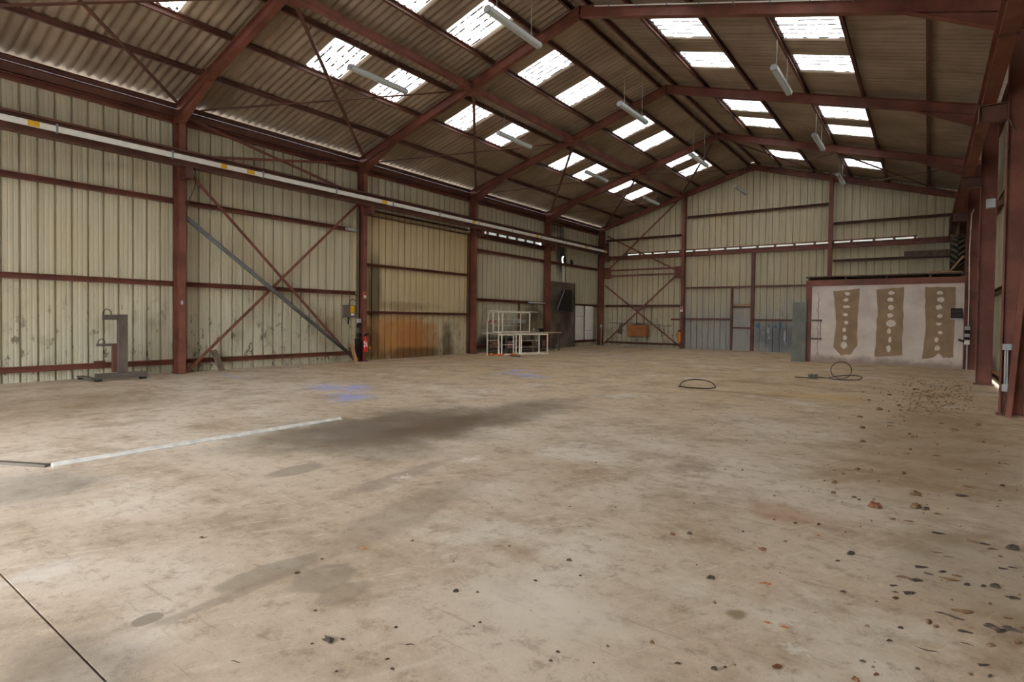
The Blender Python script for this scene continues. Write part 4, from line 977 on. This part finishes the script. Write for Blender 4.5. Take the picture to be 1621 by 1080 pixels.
LST = {'lump.mudr': '1354,1077,12 1387,1069,9 1207,871,11 1384,803,20 1064,847,8 1418,948,10',
 'lump.mudb': '1430,750,9 1379,746,8 1357,744,8 1321,765,9 1319,781,8 1450,804,15 1414,823,8 1470,986,11 1482,993,9 1611,1018,12 1569,1023,11 1448,783,14 1376,634,6 1408,626,6 1392,649,8 1361,661,8 1365,678,8 1440,688,6 1445,693,7 1451,692,5 1365,700,8 1484,705,6 1441,712,7 1423,643,7 1469,628,6 1518,612,5 1448,617,5 1510,682,11 1548,674,10 1557,701,6 1391,763,5 1335,751,5',
 'lump.mudd': '1366,1048,8 1453,1060,7 1576,930,13 1604,870,17 1347,878,12 1326,889,6 1466,807,11 1557,929,8 1092,846,8 1125,916,12 1073,1051,8 1131,1060,10 1148,1057,5 901,888,8 919,912,5 848,920,6 883,1033,6 872,1047,6 940,1050,4 1176,842,4 494,1020,5 542,1013,7 627,994,6 471,908,8 319,852,6 510,886,5 499,967,5 533,1064,5 722,937,9 760,986,5 750,992,4 621,1060,7 613,1044,6 1587,770,7 1582,734,5 1353,788,7 1360,792,5 1259,829,5 1296,831,6 1426,995,8 1408,1015,7 1531,927,9 1335,938,8 1567,1071,7',
 'long.mudd': '1556,1054,18 1418,938,10 1414,928,14 1439,940,21 1452,920,21 1457,899,19 1469,909,14 1493,906,14 1587,901,13 1602,899,12 1526,1001,20 1571,992,20 1584,1000,24 1600,997,24 1564,993,15 1605,948,22 1558,862,14 1521,786,18 1484,845,18',
 'long.mudb': '1430,915,19 1514,912,17 1504,918,22 1540,858,15 1570,870,14 1525,969,26 1439,826,12 1483,814,12 1534,772,13 1482,722,12 1435,719,9 1518,744,9 1591,735,10 1409,670,10 1411,675,10 1490,671,11 1457,786,8',
 'twig.mudd': '1484,875,20 1503,882,16 917,834,9 841,967,8 649,1021,20 372,1048,18 1238,761,9 1500,975,40 1470,1030,30 1530,1020,20 1291,970,10',
 'leaf.leafo': '1296,848,13 1215,986,15 1242,993,18 1580,890,8'}
for k, s_ in LST.items():
    kd, mt = k.split('.')
    for e in s_.split():
        a_, b_, w_ = map(float, e.split(',')); clod(a_, b_, w_, kd, mt)
# crumbs too small to pick apart: the trampled patch by the right columns and loose grit over the hall
def crumbs(name, label, spots, mat):
    mb = MB()
    for X, Y, s in spots:
        a_ = R.uniform(0, 3.1); c_, n_ = math.cos(a_)*s, math.sin(a_)*s*.7
        mb.add([(X-c_, Y-n_, 0), (X+n_, Y-c_, 0), (X+c_, Y+n_, 0), (X-n_, Y+c_, 0), (X+R.uniform(-.3, .3)*s, Y+R.uniform(-.3, .3)*s, s*R.uniform(.5, 1.0))], [(0, 1, 4), (1, 2, 4), (2, 3, 4), (3, 0, 4)])
    o = obj(name, mb, mat); o['kind'] = 'stuff'; o['label'] = label; o['category'] = 'dirt'
P1 = []
for k in range(620):
    q = R.gauss(0, 1), R.gauss(0, 1); X, Y, d = fl(1480+38*q[0], 628+17*q[1])
    if X < W-.05 and Y < 23.6: P1.append((X, Y, R.uniform(.010, .034)))
for k in range(420):
    X = 16.75-abs(R.gauss(0, 2.0)); Y = R.uniform(1.5, 23.5)
    if 8 < X: P1.append((X, Y, R.uniform(.005, .018)))
crumbs('mud_crumbs', 'crumbled dried mud strewn over the floor beside the right columns', P1, M['mudb'])
P2 = []
for k in range(700):
    X, Y, d = fl(R.uniform(-20, 1640), R.uniform(600, 1085))
    if X > .3: P2.append((X, Y, R.uniform(.3, .9)*d/CF))
crumbs('floor_grit', 'fine dark grit scattered all over the concrete floor', P2, M['mudd'])
